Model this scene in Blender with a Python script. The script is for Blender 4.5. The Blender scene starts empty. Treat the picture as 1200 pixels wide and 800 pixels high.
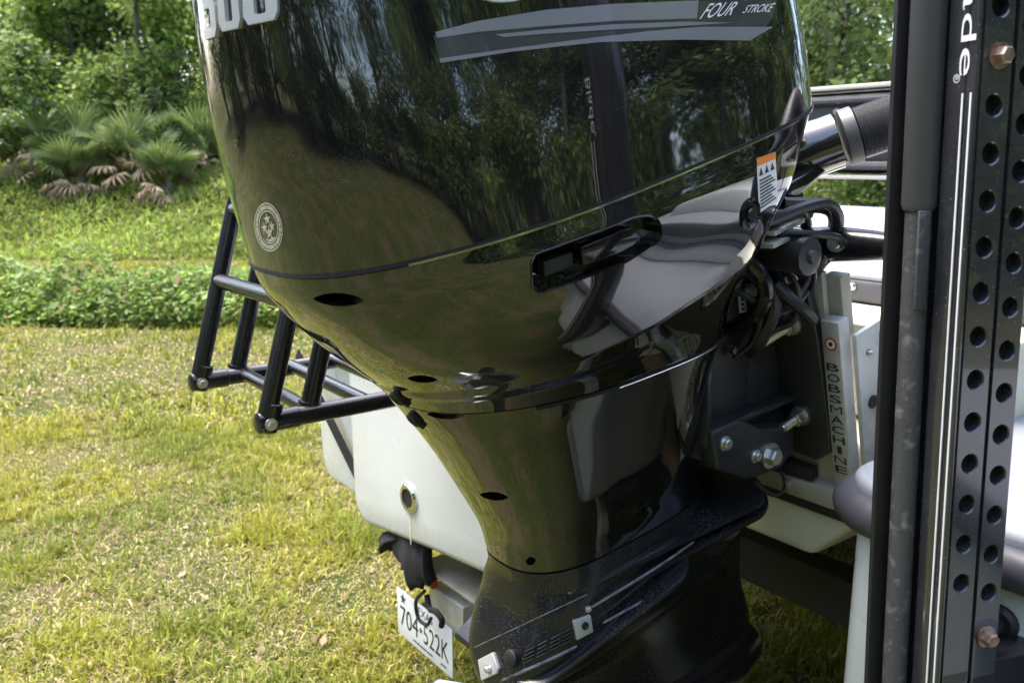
import bpy, bmesh, math, random
import numpy as np
from mathutils import Vector, Matrix
from mathutils.bvhtree import BVHTree
from mathutils.geometry import tessellate_polygon

R = math.radians
scene = bpy.context.scene
rng = np.random.default_rng(7)
random.seed(7)

# ------------------------------------------------------------------ camera
# boat frame: +X to the bow, +Y to port, +Z up, ground at z = 0, engine axis at x = y = 0
FPX, PITCH, YAW = 1000.0, R(12.0), R(53.13)
CAM = np.array([-0.82, -1.01, 1.65])
d0 = np.array([math.cos(YAW), math.sin(YAW), 0.0])
rt = np.array([math.sin(YAW), -math.cos(YAW), 0.0])
up = np.array([0, 0, 1.0])
fw = d0 * math.cos(PITCH) - up * math.sin(PITCH)
cu = d0 * math.sin(PITCH) + up * math.cos(PITCH)
cam_data = bpy.data.cameras.new('camera')
cam = bpy.data.objects.new('camera', cam_data)
scene.collection.objects.link(cam)
cam.matrix_world = Matrix(((rt[0], cu[0], -fw[0], CAM[0]), (rt[1], cu[1], -fw[1], CAM[1]),
                           (rt[2], cu[2], -fw[2], CAM[2]), (0, 0, 0, 1)))
cam_data.sensor_width = 36.0
cam_data.lens = 36.0 * FPX / 1200.0
cam_data.clip_start = 0.02
cam_data.clip_end = 2000
cam_data.dof.use_dof = True
cam_data.dof.focus_distance = 1.25
cam_data.dof.aperture_fstop = 8.0
scene.camera = cam

# ------------------------------------------------------------------ light
SUN_EL, SUN_AZ = R(66), R(112)          # azimuth measured from +X towards +Y
world = bpy.data.worlds.new('World')
scene.world = world
world.use_nodes = True
nt = world.node_tree
bg = nt.nodes['Background']
sky = nt.nodes.new('ShaderNodeTexSky')
sky.sky_type = 'NISHITA'
sky.sun_disc = False
sky.sun_elevation = SUN_EL
sky.sun_rotation = R(90) - SUN_AZ
sky.air_density = 1.0
sky.dust_density = 4.0
sky.ozone_density = 1.0
nt.links.new(sky.outputs['Color'], bg.inputs['Color'])
bg.inputs['Strength'].default_value = 0.15
sun_data = bpy.data.lights.new('sun', 'SUN')
sun_data.energy = 1.15
sun_data.angle = R(35)
sun_data.color = (1.0, 0.95, 0.86)
sun = bpy.data.objects.new('sun', sun_data)
scene.collection.objects.link(sun)
sdir = Vector((math.cos(SUN_EL) * math.cos(SUN_AZ), math.cos(SUN_EL) * math.sin(SUN_AZ), math.sin(SUN_EL)))
sun.rotation_euler = sdir.to_track_quat('Z', 'Y').to_euler()
sun.location = (0, 0, 30)
vs = scene.view_settings
vs.view_transform = 'Standard'
vs.look = 'None'
vs.gamma = 1.0
vs.use_curve_mapping = False
vs.exposure = 2.58

# ------------------------------------------------------------------ helpers
def ray(px, py):
    return fw + rt * (px - 600) / FPX + cu * (400 - py) / FPX
def onx(px, py, X):
    v = ray(px, py); return CAM + v * (X - CAM[0]) / v[0]
def ony(px, py, Y):
    v = ray(px, py); return CAM + v * (Y - CAM[1]) / v[1]
def onz(px, py, Z):
    v = ray(px, py); return CAM + v * (Z - CAM[2]) / v[2]
def vw(v, w, z=0.0):
    """a ground place v metres ahead and w metres right of where the photographer stands"""
    p = CAM + d0 * v + rt * w
    return np.array([p[0], p[1], z])

def root_loc(o):
    l = Vector((0, 0, 0))
    while o is not None:
        l += o.location; o = o.parent
    return np.array(l)

def thing(name, label, cat, loc=(0, 0, 0), group=None):
    o = bpy.data.objects.new(name, None)
    o.empty_display_size = 0.1
    scene.collection.objects.link(o)
    o.location = loc
    tag(o, label, cat, group)
    return o
def tag(o, label=None, cat=None, group=None, kind=None):
    if label: o['label'] = label
    if cat: o['category'] = cat
    if group: o['group'] = group
    if kind: o['kind'] = kind
    return o

class MB:
    """collects shapes for one mesh object"""
    def __init__(s): s.v = []; s.f = []; s.sm = []
    def add(s, v, f, smooth=True):
        o = len(s.v)
        s.v += [tuple(map(float, p)) for p in v]
        s.f += [tuple(i + o for i in q) for q in f]
        s.sm += [smooth] * len(f)
        return s
    def box(s, c, size, M=None, bevel=0.0):
        h = np.array(size) / 2.0
        b = min(bevel, h.min() * 0.9)
        if b <= 0:
            v = [(x * h[0], y * h[1], z * h[2]) for x in (-1, 1) for y in (-1, 1) for z in (-1, 1)]
            f = [(0, 1, 3, 2), (4, 6, 7, 5), (0, 4, 5, 1), (2, 3, 7, 6), (0, 2, 6, 4), (1, 5, 7, 3)]
        else:
            bm = bmesh.new()
            bmesh.ops.create_cube(bm, size=1)
            for q in bm.verts: q.co = Vector((q.co.x * size[0], q.co.y * size[1], q.co.z * size[2]))
            bmesh.ops.bevel(bm, geom=bm.edges[:], offset=b, segments=2, profile=0.5, affect='EDGES')
            bm.verts.index_update()
            v = [tuple(q.co) for q in bm.verts]; f = [tuple(q.index for q in fc.verts) for fc in bm.faces]
            bm.free()
        v = np.array(v)
        if M is not None: v = v @ np.array(M).T
        return s.add(v + np.array(c), f, bevel > 0)
    def tube(s, path, rad, n=12, caps=True, flat=None):
        P = np.array(path, float); m = len(P)
        rad = np.full(m, rad) if np.isscalar(rad) else np.array(rad, float)
        T = np.gradient(P, axis=0)
        T /= np.linalg.norm(T, axis=1)[:, None] + 1e-12
        a = np.array([0, 0, 1.0]) if abs(T[0][2]) < 0.9 else np.array([1.0, 0, 0])
        N = np.cross(T[0], a); N /= np.linalg.norm(N)
        ang = np.linspace(0, 2 * np.pi, n, endpoint=False)
        vs_ = []
        for i in range(m):
            N = N - T[i] * (N @ T[i]); N /= np.linalg.norm(N)
            B = np.cross(T[i], N)
            k = rad[i]
            for q in ang:
                vs_.append(P[i] + k * (np.cos(q) * N + np.sin(q) * B * (flat or 1.0)))
        f = [(i * n + j, i * n + (j + 1) % n, (i + 1) * n + (j + 1) % n, (i + 1) * n + j) for i in range(m - 1) for j in range(n)]
        if caps:
            f += [tuple(range(n))[::-1], tuple((m - 1) * n + j for j in range(n))]
        return s.add(vs_, f)
    def lathe(s, o, axis, prof, n=24):
        """prof: (along axis, radius) pairs"""
        a = np.array(axis, float); a /= np.linalg.norm(a)
        e = np.array([0, 0, 1.0]) if abs(a[2]) < 0.9 else np.array([1.0, 0, 0])
        N = np.cross(a, e); N /= np.linalg.norm(N); B = np.cross(a, N)
        ang = np.linspace(0, 2 * np.pi, n, endpoint=False)
        v = [np.array(o) + a * h + k * (np.cos(q) * N + np.sin(q) * B) for h, k in prof for q in ang]
        m = len(prof)
        f = [(i * n + j, i * n + (j + 1) % n, (i + 1) * n + (j + 1) % n, (i + 1) * n + j) for i in range(m - 1) for j in range(n)]
        if prof[0][1] > 1e-6: f.append(tuple(range(n))[::-1])
        if prof[-1][1] > 1e-6: f.append(tuple((m - 1) * n + j for j in range(n)))
        return s.add(v, f)
    def prism(s, poly, axis, lo, hi, shear=0.0):
        """polygon (2D) pushed along 'x', 'y' or 'z'"""
        poly = [tuple(p) for p in poly]
        def m3(p, t):
            return {'x': (t, p[0], p[1]), 'y': (p[0], t, p[1]), 'z': (p[0], p[1], t)}[axis]
        n = len(poly)
        v = [m3(p, lo) for p in poly] + [m3(p, hi) for p in poly]
        f = [(i, (i + 1) % n, n + (i + 1) % n, n + i) for i in range(n)] + [tuple(range(n))[::-1], tuple(range(n, 2 * n))]
        return s.add(v, f, False)
    def rings(s, rs, cap0=False, cap1=False, closed=True):
        n = len(rs[0]); o = []
        for q in rs: o += [tuple(p) for p in q]
        e = n if closed else n - 1
        f = [(i * n + j, i * n + (j + 1) % n, (i + 1) * n + (j + 1) % n, (i + 1) * n + j) for i in range(len(rs) - 1) for j in range(e)]
        if cap0: f.append(tuple(range(n))[::-1])
        if cap1: f.append(tuple((len(rs) - 1) * n + j for j in range(n)))
        return s.add(o, f)
    def mesh(s, name, off=(0, 0, 0), fix=True):
        me = bpy.data.meshes.new(name)
        v = np.array(s.v) - np.array(off)
        me.from_pydata([tuple(p) for p in v], [], s.f)
        me.polygons.foreach_set('use_smooth', s.sm)
        if fix:
            bm = bmesh.new(); bm.from_mesh(me)
            bmesh.ops.recalc_face_normals(bm, faces=bm.faces[:])
            bm.to_mesh(me); bm.free()
        me.update()
        return me
    def build(s, name, mat, parent=None, sharp=35, bevel=0.0, fix=True, loc=(0, 0, 0)):
        off = root_loc(parent) + np.array(loc, float)
        me = s.mesh(name, off, fix)
        if bevel:
            bm = bmesh.new(); bm.from_mesh(me)
            bmesh.ops.remove_doubles(bm, verts=bm.verts[:], dist=1e-5)
            es = [e for e in bm.edges if len(e.link_faces) == 2 and e.calc_face_angle(0) > R(30)]
            bmesh.ops.bevel(bm, geom=es, offset=bevel, segments=3, profile=0.5, affect='EDGES', clamp_overlap=True)
            for f in bm.faces: f.smooth = True
            bm.to_mesh(me); bm.free()
            sharp = 50
        return obj(name, me, mat, parent, sharp, loc)

def obj(name, me, mat, parent=None, sharp=35, loc=(0, 0, 0)):
    if mat is not None and not me.materials: me.materials.append(mat)
    if sharp: me.set_sharp_from_angle(angle=R(sharp))
    o = bpy.data.objects.new(name, me)
    scene.collection.objects.link(o)
    o.location = loc
    if parent is not None: o.parent = parent
    return o

def copy_obj(o, parent=None):
    c = o.copy(); scene.collection.objects.link(c); c.parent = parent
    for ch in [k for k in bpy.data.objects if k.parent == o]: copy_obj(ch, c)
    return c

def rotz(a): return np.array([[math.cos(a), -math.sin(a), 0], [math.sin(a), math.cos(a), 0], [0, 0, 1]])
def roty(a): return np.array([[math.cos(a), 0, math.sin(a)], [0, 1, 0], [-math.sin(a), 0, math.cos(a)]])

def smooth_path(pts, n=40):
    P = np.array(pts, float); m = len(P)
    Q = np.vstack([2 * P[0] - P[1], P, 2 * P[-1] - P[-2]])
    out = []
    for t in np.linspace(0, m - 1 - 1e-6, n):
        i = int(t); u = t - i
        p0, p1, p2, p3 = Q[i], Q[i + 1], Q[i + 2], Q[i + 3]
        out.append(0.5 * (2 * p1 + (p2 - p0) * u + (2 * p0 - 5 * p1 + 4 * p2 - p3) * u * u + (3 * p1 - p0 - 3 * p2 + p3) * u ** 3))
    return np.array(out)

# ------------------------------------------------------------------ materials
def mat(name, col, rough=0.5, metal=0.0, spec=0.5, coat=0.0, bump=None, var=None, rvar=None, coords='Object', dust=None):
    """bump=(scale, strength); var=(scale, colour2, lo, hi); rvar=(scale, amount); dust=(scale, colour, threshold)"""
    m = bpy.data.materials.new(name); m.use_nodes = True
    t = m.node_tree; b = t.nodes['Principled BSDF']; L = t.links.new
    b.inputs['Base Color'].default_value = (*col, 1)
    b.inputs['Roughness'].default_value = rough
    b.inputs['Metallic'].default_value = metal
    b.inputs['Specular IOR Level'].default_value = spec
    b.inputs['Coat Weight'].default_value = coat
    b.inputs['Coat Roughness'].default_value = 0.03; b.inputs['Coat IOR'].default_value = 1.7
    tc = t.nodes.new('ShaderNodeTexCoord')
    csock = None
    def noise(sc, det=4):
        n = t.nodes.new('ShaderNodeTexNoise'); n.inputs['Scale'].default_value = sc; n.inputs['Detail'].default_value = det
        L(tc.outputs[coords], n.inputs['Vector']); return n
    def ramp(src, lo, hi):
        r = t.nodes.new('ShaderNodeMapRange'); r.inputs['From Min'].default_value = lo; r.inputs['From Max'].default_value = hi
        L(src, r.inputs['Value']); return r.outputs['Result']
    def mix(fac, c1, c2):
        x = t.nodes.new('ShaderNodeMix'); x.data_type = 'RGBA'
        L(fac, x.inputs['Factor'])
        if isinstance(c1, tuple): x.inputs['A'].default_value = (*c1, 1)
        else: L(c1, x.inputs['A'])
        x.inputs['B'].default_value = (*c2, 1)
        return x.outputs['Result']
    if var:
        csock = mix(ramp(noise(var[0], 6).outputs['Fac'], var[2], var[3]), tuple(col), var[1])
    if dust:
        vn = t.nodes.new('ShaderNodeTexVoronoi'); vn.inputs['Scale'].default_value = dust[0]
        L(tc.outputs[coords], vn.inputs['Vector'])
        sp = t.nodes.new('ShaderNodeMapRange'); sp.inputs['From Min'].default_value = dust[2]; sp.inputs['From Max'].default_value = dust[2] * 0.4
        L(vn.outputs['Distance'], sp.inputs['Value'])
        cl = noise(dust[0] * 0.02, 3)
        mu = t.nodes.new('ShaderNodeMath'); mu.operation = 'MULTIPLY'
        L(sp.outputs['Result'], mu.inputs[0]); L(ramp(cl.outputs['Fac'], 0.42, 0.7), mu.inputs[1])
        mu2 = t.nodes.new('ShaderNodeMath'); mu2.operation = 'MULTIPLY'; L(mu.outputs[0], mu2.inputs[0])
        rc = t.nodes.new('ShaderNodeSeparateColor'); L(vn.outputs['Color'], rc.inputs[0]); L(ramp(rc.outputs[0], 0.55, 0.75), mu2.inputs[1])
        csock = mix(mu2.outputs[0], csock if csock is not None else tuple(col), dust[1])
        if dust[0]:
            rr = t.nodes.new('ShaderNodeMath'); rr.operation = 'MULTIPLY_ADD'; rr.inputs[1].default_value = 0.6; rr.inputs[2].default_value = rough
            L(mu2.outputs[0], rr.inputs[0]); L(rr.outputs[0], b.inputs['Roughness'])
    if csock is not None: L(csock, b.inputs['Base Color'])
    if rvar:
        r = t.nodes.new('ShaderNodeMapRange'); r.inputs['From Min'].default_value = 0.3; r.inputs['From Max'].default_value = 0.75
        r.inputs['To Min'].default_value = rough; r.inputs['To Max'].default_value = rough + rvar[1]
        L(noise(rvar[0], 6).outputs['Fac'], r.inputs['Value']); L(r.outputs['Result'], b.inputs['Roughness'])
    if bump:
        bn = t.nodes.new('ShaderNodeBump'); bn.inputs['Strength'].default_value = bump[1]; bn.inputs['Distance'].default_value = 0.002
        L(noise(bump[0], 5).outputs['Fac'], bn.inputs['Height']); L(bn.outputs['Normal'], b.inputs['Normal'])
    return m

def leaf_mat(name, transl=0.35, rough=0.5, spec=0.3):
    m = bpy.data.materials.new(name); m.use_nodes = True
    t = m.node_tree; b = t.nodes['Principled BSDF']; L = t.links.new
    a = t.nodes.new('ShaderNodeAttribute'); a.attribute_name = 'tint'
    L(a.outputs['Color'], b.inputs['Base Color'])
    b.inputs['Roughness'].default_value = rough
    b.inputs['Specular IOR Level'].default_value = spec
    tr = t.nodes.new('ShaderNodeBsdfTranslucent'); L(a.outputs['Color'], tr.inputs['Color'])
    mx = t.nodes.new('ShaderNodeMixShader'); mx.inputs[0].default_value = transl
    out = t.nodes['Material Output']
    L(b.outputs[0], mx.inputs[1]); L(tr.outputs[0], mx.inputs[2]); L(mx.outputs[0], out.inputs['Surface'])
    return m

M = {}
M['gloss'] = mat('gloss_black_paint', (0.006, 0.006, 0.007), 0.035, spec=0.6, coat=0.8, bump=(22, 0.012), var=(7, (0.016, 0.015, 0.013), 0.45, 0.75), dust=(620, (0.17, 0.165, 0.155), 0.30))
M['gloss_plain'] = mat('gloss_black_plastic', (0.006, 0.006, 0.007), 0.06, spec=0.5, rvar=(9, 0.05))
M['satin'] = mat('satin_black_casting', (0.011, 0.011, 0.012), 0.2, spec=0.5, bump=(260, 0.05), dust=(420, (0.26, 0.25, 0.24), 0.34))
M['glint_seam'] = mat('glint_and_seam_grey', (0.16, 0.16, 0.17), 0.3, spec=0.5, var=(60, (0.04, 0.04, 0.045), 0.45, 0.65))  # pale grey paints the highlight onto the leg ridges; also colours the flank seam
M['plastic'] = mat('matte_black_plastic', (0.014, 0.014, 0.015), 0.45, bump=(300, 0.1), rvar=(14, 0.2))
M['cast'] = mat('black_painted_cast', (0.026, 0.026, 0.028), 0.3, bump=(120, 0.25), rvar=(20, 0.2))
M['void'] = mat('dark_cavity', (0.004, 0.004, 0.004), 0.8)
M['chrome'] = mat('chrome_trim', (0.75, 0.76, 0.78), 0.12, metal=1.0)
M['steel'] = mat('stainless_steel', (0.62, 0.62, 0.60), 0.28, metal=1.0, rvar=(60, 0.2))
M['rusty'] = mat('tarnished_bolt', (0.42, 0.33, 0.28), 0.4, metal=0.8, var=(80, (0.2, 0.1, 0.06), 0.4, 0.65))
M['alu'] = mat('brushed_aluminium', (0.64, 0.64, 0.62), 0.45, metal=0.6, rvar=(35, 0.25), bump=(180, 0.15), var=(9, (0.36, 0.36, 0.34), 0.4, 0.7))
M['alud'] = mat('weathered_aluminium', (0.45, 0.44, 0.38), 0.55, metal=0.5, rvar=(30, 0.25), bump=(140, 0.2), var=(7, (0.22, 0.2, 0.15), 0.4, 0.7))
M['gel'] = mat('white_gelcoat', (0.56, 0.59, 0.585), 0.22, spec=0.5, coat=0.3, rvar=(6, 0.12), var=(3, (0.48, 0.505, 0.485), 0.45, 0.8))
M['gelc'] = mat('cream_gelcoat', (0.66, 0.66, 0.54), 0.3, rvar=(6, 0.15), var=(5, (0.55, 0.55, 0.43), 0.45, 0.8))
M['stain'] = mat('tan_streak', (0.60, 0.59, 0.47), 0.4, var=(60, (0.55, 0.50, 0.34), 0.4, 0.7))
M['edge'] = mat('beige_trim', (0.40, 0.38, 0.33), 0.5, rvar=(20, 0.1))
M['deck'] = mat('pale_nonskid_deck', (0.27, 0.285, 0.31), 0.6, spec=0.2, bump=(420, 0.25), rvar=(10, 0.1))
M['rub'] = mat('grey_rub_rail_rubber', (0.055, 0.055, 0.065), 0.42, rvar=(22, 0.2), bump=(90, 0.1))
M['powder'] = mat('black_powder_coat', (0.008, 0.008, 0.010), 0.2, spec=0.5, coat=0.25, rvar=(18, 0.15))
M['badge'] = mat('silver_badge', (0.62, 0.63, 0.65), 0.3, metal=0.35)
M['white'] = mat('white_print', (0.72, 0.73, 0.74), 0.4)
M['stripe'] = mat('grey_stripe_film', (0.19, 0.195, 0.21), 0.12, spec=0.5, coat=0.4)
M['stripe2'] = mat('charcoal_stripe_film', (0.05, 0.05, 0.055), 0.1, spec=0.5, coat=0.4)
M['cream_print'] = mat('cream_print', (0.52, 0.50, 0.40), 0.45)
M['orange'] = mat('orange_print', (0.75, 0.22, 0.03), 0.45)
M['black_print'] = mat('black_print', (0.015, 0.015, 0.015), 0.5)
M['dark_print'] = mat('dark_grey_print', (0.035, 0.036, 0.04), 0.5)
M['red'] = mat('red_print', (0.55, 0.05, 0.04), 0.5)
M['plate'] = mat('licence_plate_white', (0.72, 0.74, 0.76), 0.35, var=(12, (0.62, 0.66, 0.68), 0.4, 0.7))
M['rod'] = mat('grey_rod', (0.055, 0.055, 0.058), 0.36, bump=(220, 0.4), rvar=(40, 0.25), var=(70, (0.15, 0.15, 0.15), 0.56, 0.72), dust=(160, (0.3, 0.3, 0.3), 0.3))
M['rodtop'] = mat('grey_sleeve', (0.062, 0.062, 0.066), 0.4, rvar=(30, 0.1))
M['blade'] = mat('gloss_black_extrusion', (0.022, 0.023, 0.027), 0.2, spec=0.5, coat=0.5, var=(18, (0.035, 0.035, 0.04), 0.4, 0.7), dust=(260, (0.25, 0.25, 0.25), 0.22))
M['hose'] = mat('grey_corrugated_hose', (0.06, 0.06, 0.063), 0.26, spec=0.6)
M['cable'] = mat('black_cable', (0.012, 0.012, 0.013), 0.4)
M['cloth'] = mat('black_cloth', (0.008, 0.008, 0.009), 0.9, bump=(90, 0.4))
M['bunk'] = mat('dark_bunk_carpet', (0.022, 0.020, 0.017), 0.9, bump=(200, 0.5))
M['roller'] = mat('tan_rubber_roller', (0.36, 0.23, 0.15), 0.6)
M['bluegrey'] = mat('blue_grey_paint', (0.10, 0.13, 0.19), 0.35, rvar=(10, 0.1))
M['seat'] = mat('black_vinyl', (0.018, 0.018, 0.022), 0.4, bump=(220, 0.15))
M['tyre'] = mat('tyre_rubber', (0.02, 0.02, 0.02), 0.8)
M['bark'] = mat('bark', (0.10, 0.085, 0.065), 0.9, bump=(14, 0.9), var=(5, (0.05, 0.043, 0.033), 0.4, 0.65))
M['bark2'] = mat('pale_bark', (0.26, 0.24, 0.20), 0.9, bump=(14, 0.9), var=(4, (0.15, 0.13, 0.10), 0.4, 0.65))
M['leaf'] = leaf_mat('leaf_green', 0.45)
M['grass'] = leaf_mat('grass_blade', 0.4, 0.55)
M['palm'] = leaf_mat('palm_frond', 0.3, 0.4, 0.4)

# ------------------------------------------------------------------ ground
def ground_z(x, y):
    """a flat lawn, then a low bank about fifteen metres beyond it"""
    v = (x - CAM[0]) * d0[0] + (y - CAM[1]) * d0[1]
    w = (x - CAM[0]) * rt[0] + (y - CAM[1]) * rt[1]
    t = np.clip((v - 14.4 - 0.35 * np.sin(w * 0.6)) / 3.6, 0, 1)
    return 1.25 * t * t * (3 - 2 * t)

ax = np.concatenate([-np.geomspace(600, 26, 24), np.arange(-25, 25.01, 0.5), np.geomspace(26, 600, 24)])
gx, gy = np.meshgrid(ax, ax, indexing='ij')
gz = ground_z(gx, gy)
n = len(ax)
me = bpy.data.meshes.new('ground')
idx = np.arange(n * n).reshape(n, n)
quads = np.stack([idx[:-1, :-1], idx[1:, :-1], idx[1:, 1:], idx[:-1, 1:]], -1).reshape(-1, 4)
me.from_pydata(np.stack([gx, gy, gz], -1).reshape(-1, 3).tolist(), [], quads.tolist())
me.polygons.foreach_set('use_smooth', [True] * len(me.polygons))
gm = bpy.data.materials.new('lawn_soil'); gm.use_nodes = True
t = gm.node_tree; b = t.nodes['Principled BSDF']; L = t.links.new
tc = t.nodes.new('ShaderNodeTexCoord')
def gnoise(sc, det=6, rough=0.6):
    q = t.nodes.new('ShaderNodeTexNoise'); q.inputs['Scale'].default_value = sc; q.inputs['Detail'].default_value = det
    q.inputs['Roughness'].default_value = rough; L(tc.outputs['Object'], q.inputs['Vector']); return q
def gramp(src, stops):
    q = t.nodes.new('ShaderNodeValToRGB'); e = q.color_ramp.elements
    e[0].position, e[0].color = stops[0][0], (*stops[0][1], 1)
    e[1].position, e[1].color = stops[-1][0], (*stops[-1][1], 1)
    for p, c in stops[1:-1]:
        k = e.new(p); k.color = (*c, 1)
    L(src, q.inputs['Fac']); return q
ra = gramp(gnoise(1.6).outputs['Fac'], [(0.32, (0.05, 0.072, 0.018)), (0.5, (0.075, 0.085, 0.026)), (0.6, (0.115, 0.098, 0.05)), (0.72, (0.095, 0.078, 0.045))])
rb = gramp(gnoise(45, 4, 0.7).outputs['Fac'], [(0.35, (0.45, 0.45, 0.45)), (0.65, (1.25, 1.25, 1.25))])
mx = t.nodes.new('ShaderNodeMix'); mx.data_type = 'RGBA'; mx.blend_type = 'MULTIPLY'; mx.inputs['Factor'].default_value = 1
L(ra.outputs[0], mx.inputs['A']); L(rb.outputs[0], mx.inputs['B']); L(mx.outputs['Result'], b.inputs['Base Color'])
b.inputs['Roughness'].default_value = 0.95; b.inputs['Specular IOR Level'].default_value = 0.1
bn = t.nodes.new('ShaderNodeBump'); bn.inputs['Strength'].default_value = 0.8; bn.inputs['Distance'].default_value = 0.02
L(gnoise(60, 4, 0.7).outputs['Fac'], bn.inputs['Height']); L(bn.outputs['Normal'], b.inputs['Normal'])
tag(obj('ground', me, gm, None, 0), kind='structure')

# ------------------------------------------------------------------ leaf and blade meshes
def value_noise(x, y, sc, seed=0):
    r = np.random.default_rng(seed).random((64, 64))
    x = (x * sc) % 64; y = (y * sc) % 64
    i = np.floor(x).astype(int); j = np.floor(y).astype(int); u = x - i; v = y - j
    u = u * u * (3 - 2 * u); v = v * v * (3 - 2 * v)
    i %= 64; j %= 64; i2 = (i + 1) % 64; j2 = (j + 1) % 64
    return (r[i, j] * (1 - u) + r[i2, j] * u) * (1 - v) + (r[i, j2] * (1 - u) + r[i2, j2] * u) * v

def raw_mesh(name, V, Fv, tint):
    """V (n,3), Fv (m,k) vertex indices, tint (n,3)"""
    m_ = bpy.data.meshes.new(name)
    k = Fv.shape[1]
    m_.vertices.add(len(V)); m_.vertices.foreach_set('co', np.ascontiguousarray(V, dtype=np.float32).ravel())
    m_.loops.add(Fv.size); m_.loops.foreach_set('vertex_index', np.ascontiguousarray(Fv, dtype=np.int32).ravel())
    m_.polygons.add(len(Fv)); m_.polygons.foreach_set('loop_start', np.arange(0, Fv.size, k, dtype=np.int32))
    m_.polygons.foreach_set('loop_total', np.full(len(Fv), k, dtype=np.int32))
    at = m_.attributes.new('tint', 'FLOAT_COLOR', 'POINT')
    at.data.foreach_set('color', np.hstack([tint, np.ones((len(tint), 1))]).astype(np.float32).ravel())
    m_.update(calc_edges=True)
    return m_

def leaves(P, size, tint, elong=1.9, droop=0.3, outward=None):
    """one folded diamond (two triangles) for each leaf"""
    n = len(P)
    az = rng.uniform(0, 2 * np.pi, n)
    el = rng.normal(-droop, 0.55, n)
    D = np.stack([np.cos(az) * np.cos(el), np.sin(az) * np.cos(el), np.sin(el)], 1)
    if outward is not None:
        D = D * 0.8 + outward * 0.6; D /= np.linalg.norm(D, axis=1)[:, None]
    U = rng.normal(0, 0.35, (n, 3)) + np.array([0, 0, 1.0])
    S = np.cross(D, U); S /= np.linalg.norm(S, axis=1)[:, None] + 1e-9
    s = size[:, None]
    V = np.stack([P, P + D * s * 0.45 + S * s * 0.5 / elong * 1.1, P + D * s, P + D * s * 0.45 - S * s * 0.5 / elong * 1.1], 1).reshape(-1, 3)
    q = np.arange(n)[:, None] * 4
    Fv = np.concatenate([q + np.array([[0, 1, 2]]), q + np.array([[0, 2, 3]])])
    return V, Fv, np.repeat(tint, 4, 0)

def tints(n, c1, c2, jit=0.22, straw=0.0, cs=(0.28, 0.22, 0.12)):
    k = rng.random((n, 1))
    c = np.array(c1) * (1 - k) + np.array(c2) * k
    c = c * np.exp(rng.normal(0, jit, (n, 1)))
    if straw:
        m_ = rng.random(n) < straw
        c[m_] = np.array(cs) * np.exp(rng.normal(0, 0.25, (m_.sum(), 1)))
    return c

# ---- lawn blades
def lawn(name, n, vlo, vhi, wfun, hmean, hw, seed):
    v = np.sqrt(rng.uniform(vlo ** 2, vhi ** 2, n)) if vlo > 0 else rng.uniform(vlo, vhi, n)
    lo, hi = wfun(v)
    w = lo + (hi - lo) * rng.random(n)
    x = CAM[0] + d0[0] * v + rt[0] * w; y = CAM[1] + d0[1] * v + rt[1] * w
    big = value_noise(x, y, 1.7, 3) * 0.6 + value_noise(x, y, 4.3, 4) * 0.4
    fine = value_noise(x, y, 15, 5)
    keep = rng.random(n) < np.clip(0.32 + 1.7 * (big - 0.3) * (0.3 + 1.1 * fine), 0.3, 1)
    x, y, big, fine = x[keep], y[keep], big[keep], fine[keep]
    n = len(x)
    h = hmean * np.exp(rng.normal(0, 0.35, n)) * (0.45 + 0.9 * fine * big * 1.6)
    az = rng.uniform(0, 2 * np.pi, n)
    lean = np.abs(rng.normal(0.7, 0.4, n))
    dead = rng.random(n) < np.clip(0.80 - 1.25 * (big * 0.7 + fine * 0.3 - 0.2), 0.12, 0.85)
    lean[dead] += 0.6; h[dead] *= 0.75
    D = np.stack([np.cos(az), np.sin(az)], 1)
    S = np.stack([-D[:, 1], D[:, 0]], 1) * (hw * np.exp(rng.normal(0, 0.25, n)))[:, None]
    z0 = ground_z(x, y)
    base = np.stack([x, y, z0 - 0.004], 1)
    def pt(f, side, bend):
        off = D * (h * f * np.sin(lean * bend))[:, None] + S * side
        return base + np.concatenate([off, (h * f * np.cos(np.minimum(lean * bend, 1.45)))[:, None]], 1)
    V = np.stack([pt(0, 1, 0), pt(0, -1, 0), pt(0.55, 0.8, 0.7), pt(0.55, -0.8, 0.7), pt(1.0, 0, 1.15)], 1).reshape(-1, 3)
    k = np.clip(value_noise(x, y, 2.3, 9) * 1.4 - 0.2 + rng.normal(0, 0.15, n), 0, 1)[:, None]
    c = np.array([0.285, 0.285, 0.036]) * (1 - k) + np.array([0.165, 0.205, 0.03]) * k
    c[dead] = np.array([0.42, 0.33, 0.19])
    c *= np.exp(rng.normal(0, 0.24, (n, 1)))
    q = np.arange(n)[:, None] * 5
    Fv = np.concatenate([q + np.array([[0, 1, 2]]), q + np.array([[1, 3, 2]]), q + np.array([[2, 3, 4]])])
    o = obj(name, raw_mesh(name, V, Fv, np.repeat(c, 5, 0)), M['grass'], None, 0)
    return o
g1 = lawn('lawn_grass', 350000, 1.6, 5.2, lambda v: (-0.68 * v - 0.2, 0.66 * v + 0.2), 0.050, 0.0025, 1)
tag(g1, 'short patchy yellow-green lawn around the boat trailer', 'grass', kind='stuff')
g2 = lawn('far_lawn_grass', 330000, 4.9, 15.5, lambda v: (-0.68 * v - 0.3, 0.45 * v), 0.06, 0.0065, 2)
tag(g2, 'mown lawn stretching from the boat to the foot of the bank', 'grass', kind='stuff')

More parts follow.
